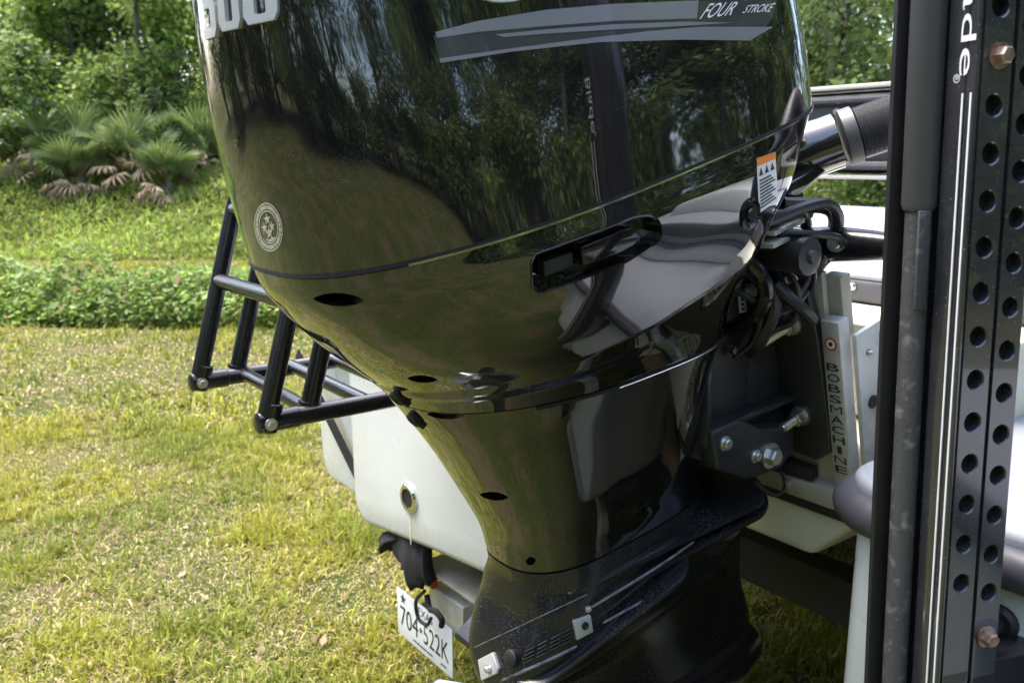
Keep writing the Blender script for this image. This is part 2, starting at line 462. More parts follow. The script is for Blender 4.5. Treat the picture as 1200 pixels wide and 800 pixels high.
nl_ = 2600                      # dry leaves lying in the lawn
lv_ = np.sqrt(rng.uniform(1.7 ** 2, 8.0 ** 2, nl_)); lw_ = lv_ * rng.uniform(-.66, .5, nl_)
lx_ = CAM[0] + d0[0] * lv_ + rt[0] * lw_; ly_ = CAM[1] + d0[1] * lv_ + rt[1] * lw_
V_, F_, T_ = leaves(np.stack([lx_, ly_, rng.uniform(.008, .03, nl_)], 1), rng.uniform(.018, .05, nl_), tints(nl_, (.24, .15, .08), (.36, .27, .17), .3), 1.8, 0.0)
tag(obj('leaf_litter', raw_mesh('leaf_litter', V_, F_, T_), M['leaf'], None, 0), 'dry brown leaves scattered in the lawn', 'leaves', kind='stuff')
# ---- weedy bank, low hedge of weeds
def scatter_leaves(name, n, vlo, vhi, wlo, whi, zfun, size, c1, c2, straw, label, cat, droop=0.1, elong=2.0):
    v = rng.uniform(vlo, vhi, n); w = rng.uniform(wlo, whi, n)
    x = CAM[0] + d0[0] * v + rt[0] * w; y = CAM[1] + d0[1] * v + rt[1] * w
    top = zfun(v, w, x, y)
    keep = top > 0.02
    x, y, top = x[keep], y[keep], top[keep]; n = len(x)
    z = ground_z(x, y) + top * (1 - rng.random(n) ** 1.8 * 0.9)
    s = size * np.exp(rng.normal(0, 0.3, n))
    k = value_noise(x, y, 0.9, 21)
    ti = tints(n, c1, c2, 0.25, straw) * (0.75 + 0.5 * k)[:, None]
    V, Fv, tt = leaves(np.stack([x, y, z], 1), s, ti, elong, droop)
    return tag(obj(name, raw_mesh(name, V, Fv, tt), M['leaf'], None, 0), label, cat, kind='stuff')

def hedge_top(v, w, x, y):
    e = np.clip(1 - np.abs((v - 9.35 - 0.25 * np.sin(w * 0.7)) / 0.95), 0, 1) ** 0.5
    hgt = 0.22 + 0.30 * value_noise(x, y, 1.1, 31) + 0.24 * value_noise(x, y, 3.0, 32)
    hgt = hgt + 0.35 * np.exp(-((w + 4.75) / 0.16) ** 2) * (value_noise(x, y, 6, 35) > 0.45)
    return e * hgt
scatter_leaves('weed_hedge', 90000, 8.3, 10.4, -9.0, 4.5, hedge_top, 0.062, (0.10, 0.18, 0.032), (0.22, 0.31, 0.065), 0.06,
               'low bushy hedge of green weeds across the lawn', 'hedge')
def bank_top(v, w, x, y):
    e = np.clip((v - 14.2) / 0.6, 0, 1)
    return e * (0.08 + 0.16 * value_noise(x, y, 0.8, 41) + 0.14 * value_noise(x, y, 2.4, 42))
scatter_leaves('bank_weeds', 150000, 13.4, 19.0, -14.0, 11.0, bank_top, 0.12, (0.17, 0.25, 0.04), (0.31, 0.38, 0.08), 0.08,
               'weedy green bank rising behind the lawn', 'weeds', elong=5.0, droop=-0.5)

# ------------------------------------------------------------------ trees, bushes, palmettos
def clump_crown(name, clumps, nper, lsize, c1, c2, flat=0.7, elong=1.9, droop=0.35):
    """clumps: (x, y, z, radius, tone)"""
    Ps, Ts, Ss, Os = [], [], [], []
    for (x, y, z, r_, tone) in clumps:
        n = int(nper * (r_ ** 2) / 0.3)
        q = rng.normal(0, 1, (n, 3)); q /= np.linalg.norm(q, axis=1)[:, None]
        rad = r_ * rng.random(n) ** 0.45
        p = q * rad[:, None] * np.array([1, 1, flat])
        p += 0.25 * r_ * np.stack([value_noise(p[:, 0] + x, p[:, 2] + z, 3, 51), value_noise(p[:, 1] + y, p[:, 2], 3, 52), value_noise(p[:, 0], p[:, 1], 3, 53)], 1)
        Ps.append(p + np.array([x, y, z])); Os.append(q)
        Ts.append(tints(n, c1, c2, 0.22) * tone)
        Ss.append(lsize * np.exp(rng.normal(0, 0.3, n)))
    V, Fv, tt = leaves(np.concatenate(Ps), np.concatenate(Ss), np.concatenate(Ts), elong, droop, np.concatenate(Os))
    return raw_mesh(name, V, Fv, tt)

def make_tree(h, spread, trunk_r, lowest, nl, c1, c2, lsize, nper, bark, seed, lean=0.0, tone=(0.7, 1.25), clump_r=(0.5, 1.0)):
    """returns (trunk mesh, crown mesh), base at the origin"""
    rnd = np.random.default_rng(seed)
    tb = MB(); clumps = []
    top = np.array([lean * h, rnd.normal(0, 0.04) * h, h * 0.93])
    tp = smooth_path([(0, 0, -0.1), (0.02 * h + rnd.normal(0, .02) * h, rnd.normal(0, .02) * h, h * 0.3), (top[0] * 0.5, top[1] * 0.5 + rnd.normal(0, .03) * h, h * 0.62), top], 16)
    tb.tube(tp, np.linspace(trunk_r * 1.25, trunk_r * 0.16, 16) * np.r_[1.25, np.ones(15)], 9)
    for i in range(nl):
        f = lowest + (0.97 - lowest) * (i + rnd.random() * 0.8) / nl
        k = min(int(f * 15), 14); p0 = tp[k]
        a = rnd.uniform(0, 2 * np.pi) if i else rnd.uniform(0, 6)
        ln = spread * (1.05 - 0.55 * (f - lowest) / (1 - lowest)) * rnd.uniform(0.65, 1.1)
        e = p0 + np.array([math.cos(a) * ln, math.sin(a) * ln, ln * rnd.uniform(0.05, 0.55)])
        mid = (p0 + e) / 2 + np.array([0, 0, 0.1 * ln]) + rnd.normal(0, 0.06 * ln, 3)
        lp = smooth_path([p0, mid, e], 9)
        r0 = trunk_r * (1 - f) * 0.6 + 0.02
        tb.tube(lp, np.linspace(r0, 0.012, 9), 6)
        for j in range(5):
            q = lp[min(8, 3 + j)] + rnd.normal(0, 0.22 * ln, 3) * np.array([1, 1, 0.55])
            clumps.append((*q, rnd.uniform(*clump_r) * (0.6 + 0.4 * spread / 3), rnd.uniform(*tone)))
        for j in range(2):
            q = lp[rnd.integers(4, 9)]; q2 = q + rnd.normal(0, 0.25 * ln, 3)
            tb.tube([q, (q + q2) / 2 + rnd.normal(0, .03, 3), q2], [0.02, 0.013, 0.006], 5)
    return tb.mesh('trunk'), clump_crown('crown', clumps, nper, lsize, c1, c2)

def plant_tree(name, label, cat, group, meshes, bark, loc, rz, sc):
    tme, cme = meshes
    o = thing(name, label, cat, loc, group)
    o.rotation_euler = (0, 0, rz); o.scale = (sc, sc, sc)
    if not tme.materials: tme.materials.append(bark)
    if not cme.materials: cme.materials.append(M['leaf'])
    for nm, m_ in (('trunk', tme), ('crown', cme)):
        c = bpy.data.objects.new(nm, m_); scene.collection.objects.link(c); c.parent = o
    return o

OAK = make_tree(9.0, 3.2, 0.20, 0.13, 16, (0.075, 0.13, 0.04), (0.18, 0.235, 0.075), 0.15, 95, M['bark'], 3)
BRIGHT = make_tree(5.6, 1.9, 0.09, 0.10, 14, (0.17, 0.26, 0.05), (0.30, 0.39, 0.10), 0.13, 120, M['bark'], 5, clump_r=(0.4, 0.75))
SAPL = make_tree(3.3, 0.75, 0.035, 0.28, 10, (0.10, 0.18, 0.035), (0.20, 0.27, 0.07), 0.12, 120, M['bark2'], 8, clump_r=(0.3, 0.5))
PINE = make_tree(13.0, 2.6, 0.17, 0.52, 12, (0.03, 0.06, 0.018), (0.075, 0.11, 0.03), 0.17, 80, M['bark2'], 11)
BUSH = make_tree(2.4, 1.15, 0.05, 0.05, 12, (0.09, 0.16, 0.038), (0.20, 0.27, 0.07), 0.11, 110, M['bark'], 13, clump_r=(0.35, 0.6))

def gl(v, w, dz=0.0):
    p = vw(v, w); return (p[0], p[1], float(ground_z(p[0], p[1])) + dz)
# behind the palmettos, seen to the left of the engine
for (nm, ms, bk, v, w, rz, sc, lb, ct) in [
    ('bright_tree', BRIGHT, M['bark'], 19.9, -8.3, 0.4, 1.0, 'bright yellow-green bushy tree right behind the row of palmettos', 'tree'),
    ('bright_tree', BRIGHT, M['bark'], 22.5, -6.0, 2.3, 1.25, 'mid green bushy tree half hidden by the engine cowl', 'tree'),
    ('sapling', SAPL, M['bark2'], 17.6, -9.75, 1.0, 1.0, 'pale green young sapling standing at the left end of the palmettos', 'tree'),
    ('dark_oak', OAK, M['bark'], 24.0, -13.0, 0.3, 1.0, 'tall dark oak behind the young sapling', 'tree'),
    ('dark_oak', OAK, M['bark'], 26.5, -9.0, 2.0, 1.15, 'tall dark oak behind the bright bushy tree', 'tree'),
    ('dark_oak', OAK, M['bark'], 25.0, -4.0, 4.0, 1.0, 'tall dark oak directly behind the engine cowl', 'tree'),
    ('wood_bush', BUSH, M['bark'], 21.0, -11.2, 0.4, 1.2, 'dark leafy understorey bush beneath the tall oak', 'bush'),
    ('wood_bush', BUSH, M['bark'], 20.2, -6.4, 1.4, 0.95, 'round leafy bush behind the palmettos next to the engine', 'bush'),
    ('bright_tree', BRIGHT, M['bark'], 21.5, -10.6, 3.4, 1.1, 'green bushy tree between the sapling and the bright yellow-green tree', 'tree'),
    ('wood_bush', BUSH, M['bark'], 19.8, -8.0, 2.2, 1.1, 'leafy bush rising right behind the tall palmetto fan', 'bush'),
    ('wood_bush', BUSH, M['bark'], 20.0, -12.4, 4.2, 1.5, 'big leafy bush behind the palmetto at the end of the row', 'bush'),
    ('bright_tree', BRIGHT, M['bark'], 24.0, -11.8, 0.9, 1.5, 'tall loose green tree in front of the dark oaks behind the sapling', 'tree'),
    ('bright_tree', BRIGHT, M['bark'], 24.5, -7.6, 5.2, 1.45, 'tall loose green tree behind the bright yellow-green tree', 'tree'),
    # seen between the engine and the anchor pole
    ('moss_oak', OAK, M['bark2'], 17.0, 6.1, 1.2, 0.95, 'oak with a leaning pale trunk seen above the boat seat back', 'tree'),
    ('bright_tree', BRIGHT, M['bark'], 15.2, 7.4, 4.4, 0.8, 'bright green tree seen between the engine and the anchor pole', 'tree'),
    ('wood_bush', BUSH, M['bark'], 12.6, 5.2, 3.1, 0.9, 'green bush seen under the boat seat back', 'bush'),
    ('wood_bush', BUSH, M['bark'], 14.0, 6.2, 0.1, 1.1, 'green bush behind the steering arm of the engine', 'bush'),
    ('bright_tree', BRIGHT, M['bark'], 20.0, 12.5, 5.0, 1.1, 'green tree at the wood edge beyond the anchor pole', 'tree'),
    ]:
    plant_tree(nm, lb, ct, 'trees and bushes along the wood edge', ms, bk, gl(v, w), rz, sc)
for i in range(9):     # undergrowth that closes the gaps between the trunks
    plant_tree('wood_bush', 'tall leafy undergrowth bush at the foot of the far oaks', 'bush', 'undergrowth bushes of the wood behind', BUSH, M['bark'], gl(27 + random.uniform(-1, 1.5), -17 + i * 4.6 + random.uniform(-1, 1)), random.uniform(0, 6), random.uniform(1.7, 2.3))
for i in range(17):     # the wood behind them, a dark wall of oaks
    w = -30 + i * 3.7 + random.uniform(-0.8, 0.8); v = 30 + random.uniform(-1.5, 3.5)
    plant_tree('wood_oak', 'dark oak in the wood far behind the palmettos and bushes', 'tree', 'oaks of the wood behind', OAK, M['bark'], gl(v, w), random.uniform(0, 6), random.uniform(1.3, 1.9))
# the trees on the photographer's side, mirrored in the paint of the engine
for i, (x, y, ms, bk, sc) in enumerate([(9.5, -10.5, OAK, M['bark'], 1.15), (5.2, -13.5, PINE, M['bark'], 1.1), (13.5, -7.0, OAK, M['bark'], 1.2),
        (8.0, -17.0, OAK, M['bark'], 1.3), (14.5, -14.0, PINE, M['bark2'], 1.1), (2.0, -17.0, OAK, M['bark'], 1.2), (18.5, -3.5, OAK, M['bark'], 1.2),
        (18.0, -10.0, OAK, M['bark'], 1.3), (-4.5, -15.5, OAK, M['bark'], 1.1), (11.2, -9.0, PINE, M['bark2'], 0.9), (12.0, -20.0, OAK, M['bark'], 1.4),
        (20.0, -17.0, OAK, M['bark'], 1.4), (4.0, -23.0, OAK, M['bark'], 1.4), (24.0, -8.0, OAK, M['bark'], 1.4), (-9.0, -22.0, OAK, M['bark'], 1.3), (7.0, -12.2, PINE, M['bark'], 1.0)]):
    plant_tree('mirrored_pine' if ms is PINE else 'mirrored_oak', ('thin tall pine' if ms is PINE else 'spreading dark oak') + ' on the starboard side, mirrored in the engine cowl', 'tree',
               ('pines' if ms is PINE else 'oaks') + ' on the starboard side', ms, bk, (x, y, 0), i * 1.7, sc)

for i in range(11):
    an_ = R(-112 + i * 11); di = 25 + 4 * (i % 3)
    plant_tree('tall_oak', 'tall oak standing behind the others on the starboard side, mirrored in the engine cowl', 'tree', 'tall oaks behind on the starboard side', OAK, M['bark'], (di * math.cos(an_), di * math.sin(an_), 0), i * 2.3, 1.9 + .15 * (i % 4))
for i, (x, y, sc) in enumerate([(-12, 9, 1.1), (-15, 2, 1.2), (-13, -6, 1.1), (-10, 16, 1.2), (-20, 10, 1.4), (-19, -3, 1.4), (-17, -12, 1.4), (-14, 20, 1.4), (-22, 18, 1.5), (-8, -11, 1.0), (-13, 5.5, 1.0), (-11, 12.5, 1.0), (-16, -2, 1.1), (-9, 20, 1.2), (-12, -2.5, 1.0), (-18, 6.5, 1.4)]):
    plant_tree('lawn_oak', 'spreading oak at the aft edge of the lawn, mirrored in the engine cowl', 'tree', 'oaks at the aft edge of the lawn', OAK, M['bark'], (x, y, float(ground_z(np.array(x), np.array(y)))), i * 2.1, sc)

for i in range(26):
    an_ = R(-165 + i * 7.0 + random.uniform(-2, 2)) if i < 20 else R(170 - (i - 20) * 9 + random.uniform(-3, 3))
    di = random.uniform(13.0, 19.0)
    plant_tree('edge_bush', 'leafy undergrowth bush in the ring of trees mirrored in the engine cowl', 'bush', 'undergrowth bushes around the lawn', BUSH, M['bark'], (di * math.cos(an_), di * math.sin(an_), 0), i * 1.3, random.uniform(1.4, 2.2))

# palmettos
def frond_mesh(nleaf, rad, dead=False):
    V, Fv, T = [], [], []
    def quad(a, b_, c, d_, t_):
        o = len(V); V.extend([a, b_, c, d_]); Fv.extend([(o, o + 1, o + 2), (o, o + 2, o + 3)]); T.extend([t_] * 4)
    L_ = 0.55                                   # leaf stalk
    base = np.array([0, 0, 0.0]); hub = np.array([L_, 0, 0.0])
    stalk = np.array([0.13, 0.16, 0.05]) if not dead else np.array([0.22, 0.15, 0.09])
    quad(base + [0, .012, 0], base - [0, .012, 0], hub - [0, .008, 0], hub + [0, .008, 0], stalk)
    for i in range(nleaf):
        a = R(-125 + 250 * i / (nleaf - 1)); ln = rad * (0.72 + 0.28 * math.cos(a * 0.7)) * random.uniform(0.9, 1.05)
        dr = np.array([math.cos(a), math.sin(a), 0.0]); sd = np.array([-math.sin(a), math.cos(a), 0.0])
        bend = -0.10 * ln if not dead else -0.45 * ln * random.uniform(0.6, 1.2)
        p1 = hub + dr * ln * 0.55 + np.array([0, 0, 0.05 * ln if not dead else -0.12 * ln]); p2 = hub + dr * ln * (1 if not dead else 0.75) + np.array([0, 0, bend])
        w_ = rad * 0.045
        c = (np.array([0.19, 0.25, 0.085]) if not dead else np.array([0.48, 0.35, 0.22])) * random.uniform(0.75, 1.3)
        quad(hub, p1 - sd * w_ - [0, 0, w_ * .7], p1 + [0, 0, w_ * 0.5], hub, c)
        quad(hub, p1 + [0, 0, w_ * 0.5], p1 + sd * w_ - [0, 0, w_ * .7], hub, c * 0.9)
        quad(p1 - sd * w_ - [0, 0, w_ * .7], p2, p2, p1 + [0, 0, w_ * 0.5], c); quad(p1 + [0, 0, w_ * 0.5], p2, p2, p1 + sd * w_ - [0, 0, w_ * .7], c * 0.9)
    V, Fv, T = np.array(V), np.array(Fv), np.array(T)
    ok = np.array([len({tuple(np.round(V[k], 6)) for k in f}) == 3 for f in Fv])
    m_ = raw_mesh('frond', V, Fv[ok], T); m_.materials.append(M['palm']); return m_
FR = [frond_mesh(24, 0.62), frond_mesh(20, 0.55), frond_mesh(26, 0.68)]
FD = [frond_mesh(14, 0.5, True), frond_mesh(12, 0.42, True)]
def palmetto(v, w, sc, lb, nfr=12, ndead=10):
    o = thing('saw_palmetto', lb, 'palmetto', gl(v, w, 0.0), 'saw palmettos on top of the bank')
    st = MB(); st.tube(smooth_path([(0, 0, -0.1), (0.05, 0.02, 0.2), (0.02, 0.04, 0.42 * sc)], 8), np.linspace(0.09, 0.06, 8) * sc, 8)
    st.v = [tuple(np.array(p) + root_loc(o)) for p in st.v]
    st.build('stem', M['bark'], o)
    for k in range(nfr + ndead):
        dead = k >= nfr
        f = bpy.data.objects.new('dead_frond' if dead else 'frond', random.choice(FD if dead else FR)); scene.collection.objects.link(f); f.parent = o
        f.location = (0.02, 0.03, (0.25 + 0.2 * random.random() if dead else 0.38) * sc)
        pit = R(random.uniform(-25, 12)) if dead else R(random.uniform(28, 85))
        f.rotation_euler = (R(random.uniform(-35, 35)), -pit, k * 2.4 + random.uniform(-0.4, 0.4))
        f.scale = (sc,) * 3
for a in [(17.5, -7.6, 1.12, 'tall blue-green palmetto fan standing alone in the middle of the row'), (17.7, -9.5, 1.1, 'palmetto with yellowed lower fronds in front of the sapling'),
          (18.2, -6.55, 1.1, 'dark green palmetto next to the engine cowl'), (17.4, -10.6, 1.0, 'palmetto at the far end of the row away from the engine'),
          (17.2, -8.55, 0.9, 'small palmetto with brown drooping dead fronds beside the tall fan'), (17.0, -6.75, 0.8, 'low palmetto with a bright yellow frond near the engine'), (18.1, -8.95, 1.05, 'grey-green palmetto behind the small one with dead fronds'), (17.9, -7.1, 0.95, 'palmetto between the tall fan and the dark green one')]:
    palmetto(*a)

# ------------------------------------------------------------------ outboard engine
def ring(z0, s, xa, xf, w, na=2.4, nf=3.2, xm=0.0, N=160, k=0.0):
    t_ = np.linspace(0, 2 * np.pi, N, endpoint=False); c = np.cos(t_); sn = np.sin(t_)
    x = np.where(c > 0, xm + (xf - xm) * np.abs(c) ** (2 / nf), xm - (xm - xa) * np.abs(c) ** (2 / na))
    y = w * np.sign(sn) * np.where(c > 0, np.abs(sn) ** (2 / nf), np.abs(sn) ** (2 / na))
    return np.stack([x, y, z0 + s * x + k * x * x], 1)

def loft(levels, per):
    """levels of (z0, s, xa, xf, w, na, nf, xm); smooth curve through all of them"""
    P = np.array(levels, float); m_ = len(P)
    out = []
    for i in range(m_ - 1):
        for j in range(per):
            u = j / per
            row = np.empty(P.shape[1])
            for c in range(P.shape[1]):
                def sl(a):
                    if a <= 0 or a >= m_ - 1:
                        q = min(max(a, 0), m_ - 2); return P[q + 1, c] - P[q, c]
                    l, r_ = P[a, c] - P[a - 1, c], P[a + 1, c] - P[a, c]
                    return 0.0 if l * r_ <= 0 else 2 * l * r_ / (l + r_)
                a0, a1 = sl(i), sl(i + 1)
                h00 = 2 * u ** 3 - 3 * u * u + 1; h10 = u ** 3 - 2 * u * u + u; h01 = -2 * u ** 3 + 3 * u * u; h11 = u ** 3 - u * u
                row[c] = h00 * P[i, c] + h10 * a0 + h01 * P[i + 1, c] + h11 * a1
            out.append(row)
    out.append(P[-1])
    return [ring(*r_) for r_ in out]

eng = thing('outboard_motor', 'glossy black outboard motor with silver 300 badge hung on the boat transom', 'outboard motor', (0.0, 0.0, 0.55))

NA, NF = 2.5, 3.4
SEAM = (1.640, .28, -.436, .402, .276, NA, NF, 0)
upper = [(2.075, .10, -.10, .05, .05, NA, 2.6, 0), (2.06, .12, -.27, .16, .13, NA, 2.8, 0), (2.02, .15, -.425, .25, .19, NA, 3.0, 0), (1.95, .20, -.492, .305, .232, NA, NF, 0),
         (1.85, .23, -.483, .345, .252, NA, NF, 0), (1.75, .25, -.465, .375, .268, NA, NF, 0), SEAM]
up_rings = loft(upper, 9)
cowl_mb = MB().rings(up_rings, cap0=True, cap1=True)
cowl = cowl_mb.build('upper_cowl', M['gloss'], eng, sharp=40)
# bright strip that runs round the joint
def band(r0, out, lo, hi, keep=None):
    def sc(r_, k, dz):
        q = r_.copy(); nrm = np.stack([q[:, 0], q[:, 1] * 2, np.zeros(len(q))], 1); nrm /= np.linalg.norm(nrm, axis=1)[:, None]
        q = q + nrm * k; q[:, 2] += dz; return q
    mb = MB().rings([sc(r0, -0.02, hi), sc(r0, out, hi), sc(r0, out, lo), sc(r0, -0.02, lo)])
    if keep is not None:
        ok = [all(keep(mb.v[i]) for i in f) for f in mb.f]
        mb.f = [f for f, o in zip(mb.f, ok) if o]; mb.sm = [True] * len(mb.f)
    return mb
sr = ring(*SEAM)
band(sr, 0.0012, -0.0045, 0.0005).build('joint_gap', M['void'], eng, sharp=30)
band(sr, 0.0022, -0.0058, -0.0032, lambda q: (np.abs(q[1]) > .19) | (q[0] > .3)).build('joint_trim', M['chrome'], eng, sharp=30)

CREASE = (1.452, .36, -.286, .275, .260, 2.0, 4.2, 0)
SEAM2 = (1.352, .13, -.257, .285, .192, 2.25, NF, .02)
lower = [(1.634, .28, -.434, .400, .2755, NA, NF, 0), (1.60, .28, -.421, .376, .279, NA, NF, 0), (1.545, .29, -.382, .342, .276, NA, 3.8, 0), (1.49, .32, -.331, .295, .2685, 2.3, 4.0, 0), CREASE]
under = [CREASE, (1.418, .28, -.279, .272, .236, 2.1, 3.8, 0.01), (1.385, .19, -.271, .275, .212, 2.2, NF, 0.02), SEAM2]
low_rings = loft(lower, 8) + loft(under, 6)[1:]
low_mb = MB().rings(low_rings, cap0=True, cap1=True)
MID = (1.3505, .13, -.2565, .2848, .1915, 2.25, NF, .02)
GSEAM = (1.040, .13, -.085, .325, .105, NA, NF, 0.05)
mid = [MID, (1.30, .125, -.221, .275, .176, 2.4, NF, .02), (1.25, .12, -.188, .275, .162, 2.4, NF, 0.02), (1.15, .12, -.130, .277, .138, 2.4, NF, 0.03), (1.08, .125, -.095, .303, .115, 2.45, NF, .04), GSEAM]
mid_mb = MB().rings(loft(mid, 12), cap0=True, cap1=True)

def bvh_of(mb): return BVHTree.FromPolygons([Vector(p) for p in mb.v], [tuple(f) for f in mb.f])
BV = {'up': bvh_of(cowl_mb), 'low': bvh_of(low_mb), 'mid': bvh_of(mid_mb)}
def hit(key, px, py):
    v = ray(px, py); q = BV[key].ray_cast(Vector(CAM), Vector(v / np.linalg.norm(v)))
    if q[0] is None: return None, None
    nn = q[1] if q[1].dot(Vector(v)) < 0 else -q[1]
    return np.array(q[0]), np.array(nn)

def cutter(key, poly, depth, out=0.03):
    pts = [hit(key, *p) for p in poly]
    nn = np.mean([q[1] for q in pts], 0); nn /= np.linalg.norm(nn)
    m_ = MB(); n_ = len(pts)
    a = [q[0] + nn * out for q in pts]; c = [q[0] - nn * depth for q in pts]
    f = [(i, (i + 1) % n_, n_ + (i + 1) % n_, n_ + i) for i in range(n_)] + [tuple(range(n_))[::-1], tuple(range(n_, 2 * n_))]
    m_.add(a + c, f, False)
    return m_, nn
def boolean(mb, cutters):
    def tmp(m_): 
        o = bpy.data.objects.new('tmp', m_.mesh('tmp')); scene.collection.objects.link(o); return o
    base = tmp(mb); cs = [tmp(c) for c in cutters]
    for c in cs:
        md = base.modifiers.new('b', 'BOOLEAN'); md.operation = 'DIFFERENCE'; md.solver = 'EXACT'; md.object = c
    dg = bpy.context.evaluated_depsgraph_get(); dg.update()
    me_ = bpy.data.meshes.new_from_object(base.evaluated_get(dg))
    for o in [base] + cs:
        m_ = o.data; bpy.data.objects.remove(o); bpy.data.meshes.remove(m_)
    return me_
def ell(cx, cy, rx, ry, ang=0, n=14, sharp=False):
    ca, sa = math.cos(R(ang)), math.sin(R(ang)); o = []
    for i in range(n):
        a = 2 * math.pi * i / n; x, y = rx * math.cos(a), ry * math.sin(a) * (abs(math.sin(a)) ** 0.5 if sharp else 1)
        o.append((cx + x * ca - y * sa, cy + x * sa + y * ca))
    return o
HANDLE = [(623, 308), (628, 298), (690, 276), (742, 256)] + [(758 + 17 * math.cos(R(a)), 272 + 18 * math.sin(R(a))) for a in (-95, -70, -45, -20, 5, 30, 55, 80)] + [(735, 306), (690, 323), (640, 340), (630, 341), (624, 334)]
hc, hn = cutter('low', HANDLE, 0.030)
cuts = [hc] + [cutter('low', ell(*e, sharp=True), 0.03, 0.01)[0] for e in [(397, 351, 30, 8, 2), (495, 444, 18, 4.5, 3)]]
low_me = boolean(low_mb, cuts)
low_me.transform(Matrix.Translation(-Vector(eng.location)))
low_me.polygons.foreach_set('use_smooth', [True] * len(low_me.polygons))
lcowl = obj('lower_cowl', low_me, M['gloss'], eng, 28)
mid_me = boolean(mid_mb, [cutter('mid', ell(*e, sharp=True), 0.02, 0.01)[0] for e in [(522, 486, 22, 5, 3), (579, 581, 17, 5, 6), (622, 657, 6, 5, -20)]])
mid_me.transform(Matrix.Translation(-Vector(eng.location)))
mid_me.polygons.foreach_set('use_smooth', [True] * len(mid_me.polygons))
mhouse = obj('midsection_cover', mid_me, M['gloss'], eng, 28)
band(ring(*SEAM2), 0.0005, -0.0062, -0.0015, lambda q: q[0] > -.15).build('lower_joint_gap', M['void'], eng, sharp=30)
band(ring(*SEAM2), 0.0017, -0.0056, -0.0044, lambda q: q[0] > -.03 and abs(q[1]) > .05).build('lower_joint_trim', M['chrome'], eng, sharp=30)
# the grip inside the recess
def pix_slab(key, poly, h0, h1, nn=None):
    pts = [hit(key, *p) for p in poly]
    if nn is None:
        nn = np.mean([q[1] for q in pts], 0); nn /= np.linalg.norm(nn)
    n_ = len(pts); a = [q[0] + nn * h0 for q in pts]; c = [q[0] + nn * h1 for q in pts]
    f = [(i, (i + 1) % n_, n_ + (i + 1) % n_, n_ + i) for i in range(n_)] + [tuple(range(n_))[::-1], tuple(range(n_, 2 * n_))]
    return MB().add(a + c, f, False)
GRIP = [(684, 290), (730, 271)] + [(743 + 8 * math.cos(R(a)), 278 + 11 * math.sin(R(a))) for a in (-90, -50, -10, 30, 70)] + [(730, 297), (686, 313)]
pix_slab('low', GRIP, -0.0285, -0.004, hn).build('handle_grip', M['gloss_plain'], eng, bevel=0.002)
pix_slab('low', [(645, 309), (680, 297), (680, 315), (646, 328)], -0.0288, -0.014, hn).build('handle_latch', M['plastic'], eng, bevel=0.002)
# raised rim round the recess
rim = [hit('low', 700 + (x - 700) * 1.012, 300 + (y - 300) * 1.03) for x, y in HANDLE]
rp = [q[0] + q[1] * 0.0005 for q in rim]; rp.append(rp[0])
MB().tube(rp, 0.0013, 6, caps=False).build('handle_rim', M['gloss_plain'], eng)

# draped prints -----------------------------------------------------
def text_polys(s, shear=0.0, bold=0.0):
    cu_ = bpy.data.curves.new('txt', 'FONT'); cu_.body = s; cu_.resolution_u = 3; cu_.offset = bold
    o = bpy.data.objects.new('txt', cu_); scene.collection.objects.link(o)
    dg = bpy.context.evaluated_depsgraph_get(); dg.update()
    m_ = bpy.data.meshes.new_from_object(o.evaluated_get(dg))
    bpy.data.objects.remove(o); bpy.data.curves.remove(cu_)
    bm = bmesh.new(); bm.from_mesh(m_); bpy.data.meshes.remove(m_)
    bmesh.ops.remove_doubles(bm, verts=bm.verts[:], dist=1e-5)
    bmesh.ops.triangulate(bm, faces=bm.faces[:])
    v = np.array([tuple(q.co)[:2] for q in bm.verts]); bm.verts.index_update()
    f = [tuple(q.index for q in fc.verts) for fc in bm.faces]; bm.free()
    v -= v.min(0); v /= v.max(0)
    if shear: v[:, 0] = (v[:, 0] + shear * v[:, 1]) / (1 + shear)
    return v, f
def flat_poly(pts, holes=()):
    loops = [[Vector((x, y, 0)) for x, y in pts]] + [[Vector((x, y, 0)) for x, y in h] for h in holes]
    tri = tessellate_polygon(loops)
    v = np.array([tuple(p)[:2] for lp in loops for p in lp])
    return v, [tuple(q) for q in tri]
def sub_div(v, f, maxlen):
    bm = bmesh.new(); vs_ = [bm.verts.new((p[0], p[1], 0)) for p in v]
    for q in f:
        try: bm.faces.new([vs_[i] for i in q])
        except ValueError: pass
    for _ in range(6):
        es = [e for e in bm.edges if e.calc_length() > maxlen]
        if not es: break
        bmesh.ops.subdivide_edges(bm, edges=es, cuts=1, use_grid_fill=False)
        bmesh.ops.triangulate(bm, faces=bm.faces[:])
    bm.verts.index_update()
    o = np.array([tuple(q.co)[:2] for q in bm.verts]), [tuple(q.index for q in fc.verts) for fc in bm.faces], [(e.verts[0].index, e.verts[1].index) for e in bm.edges if len(e.link_faces) == 1]
    bm.free(); return o
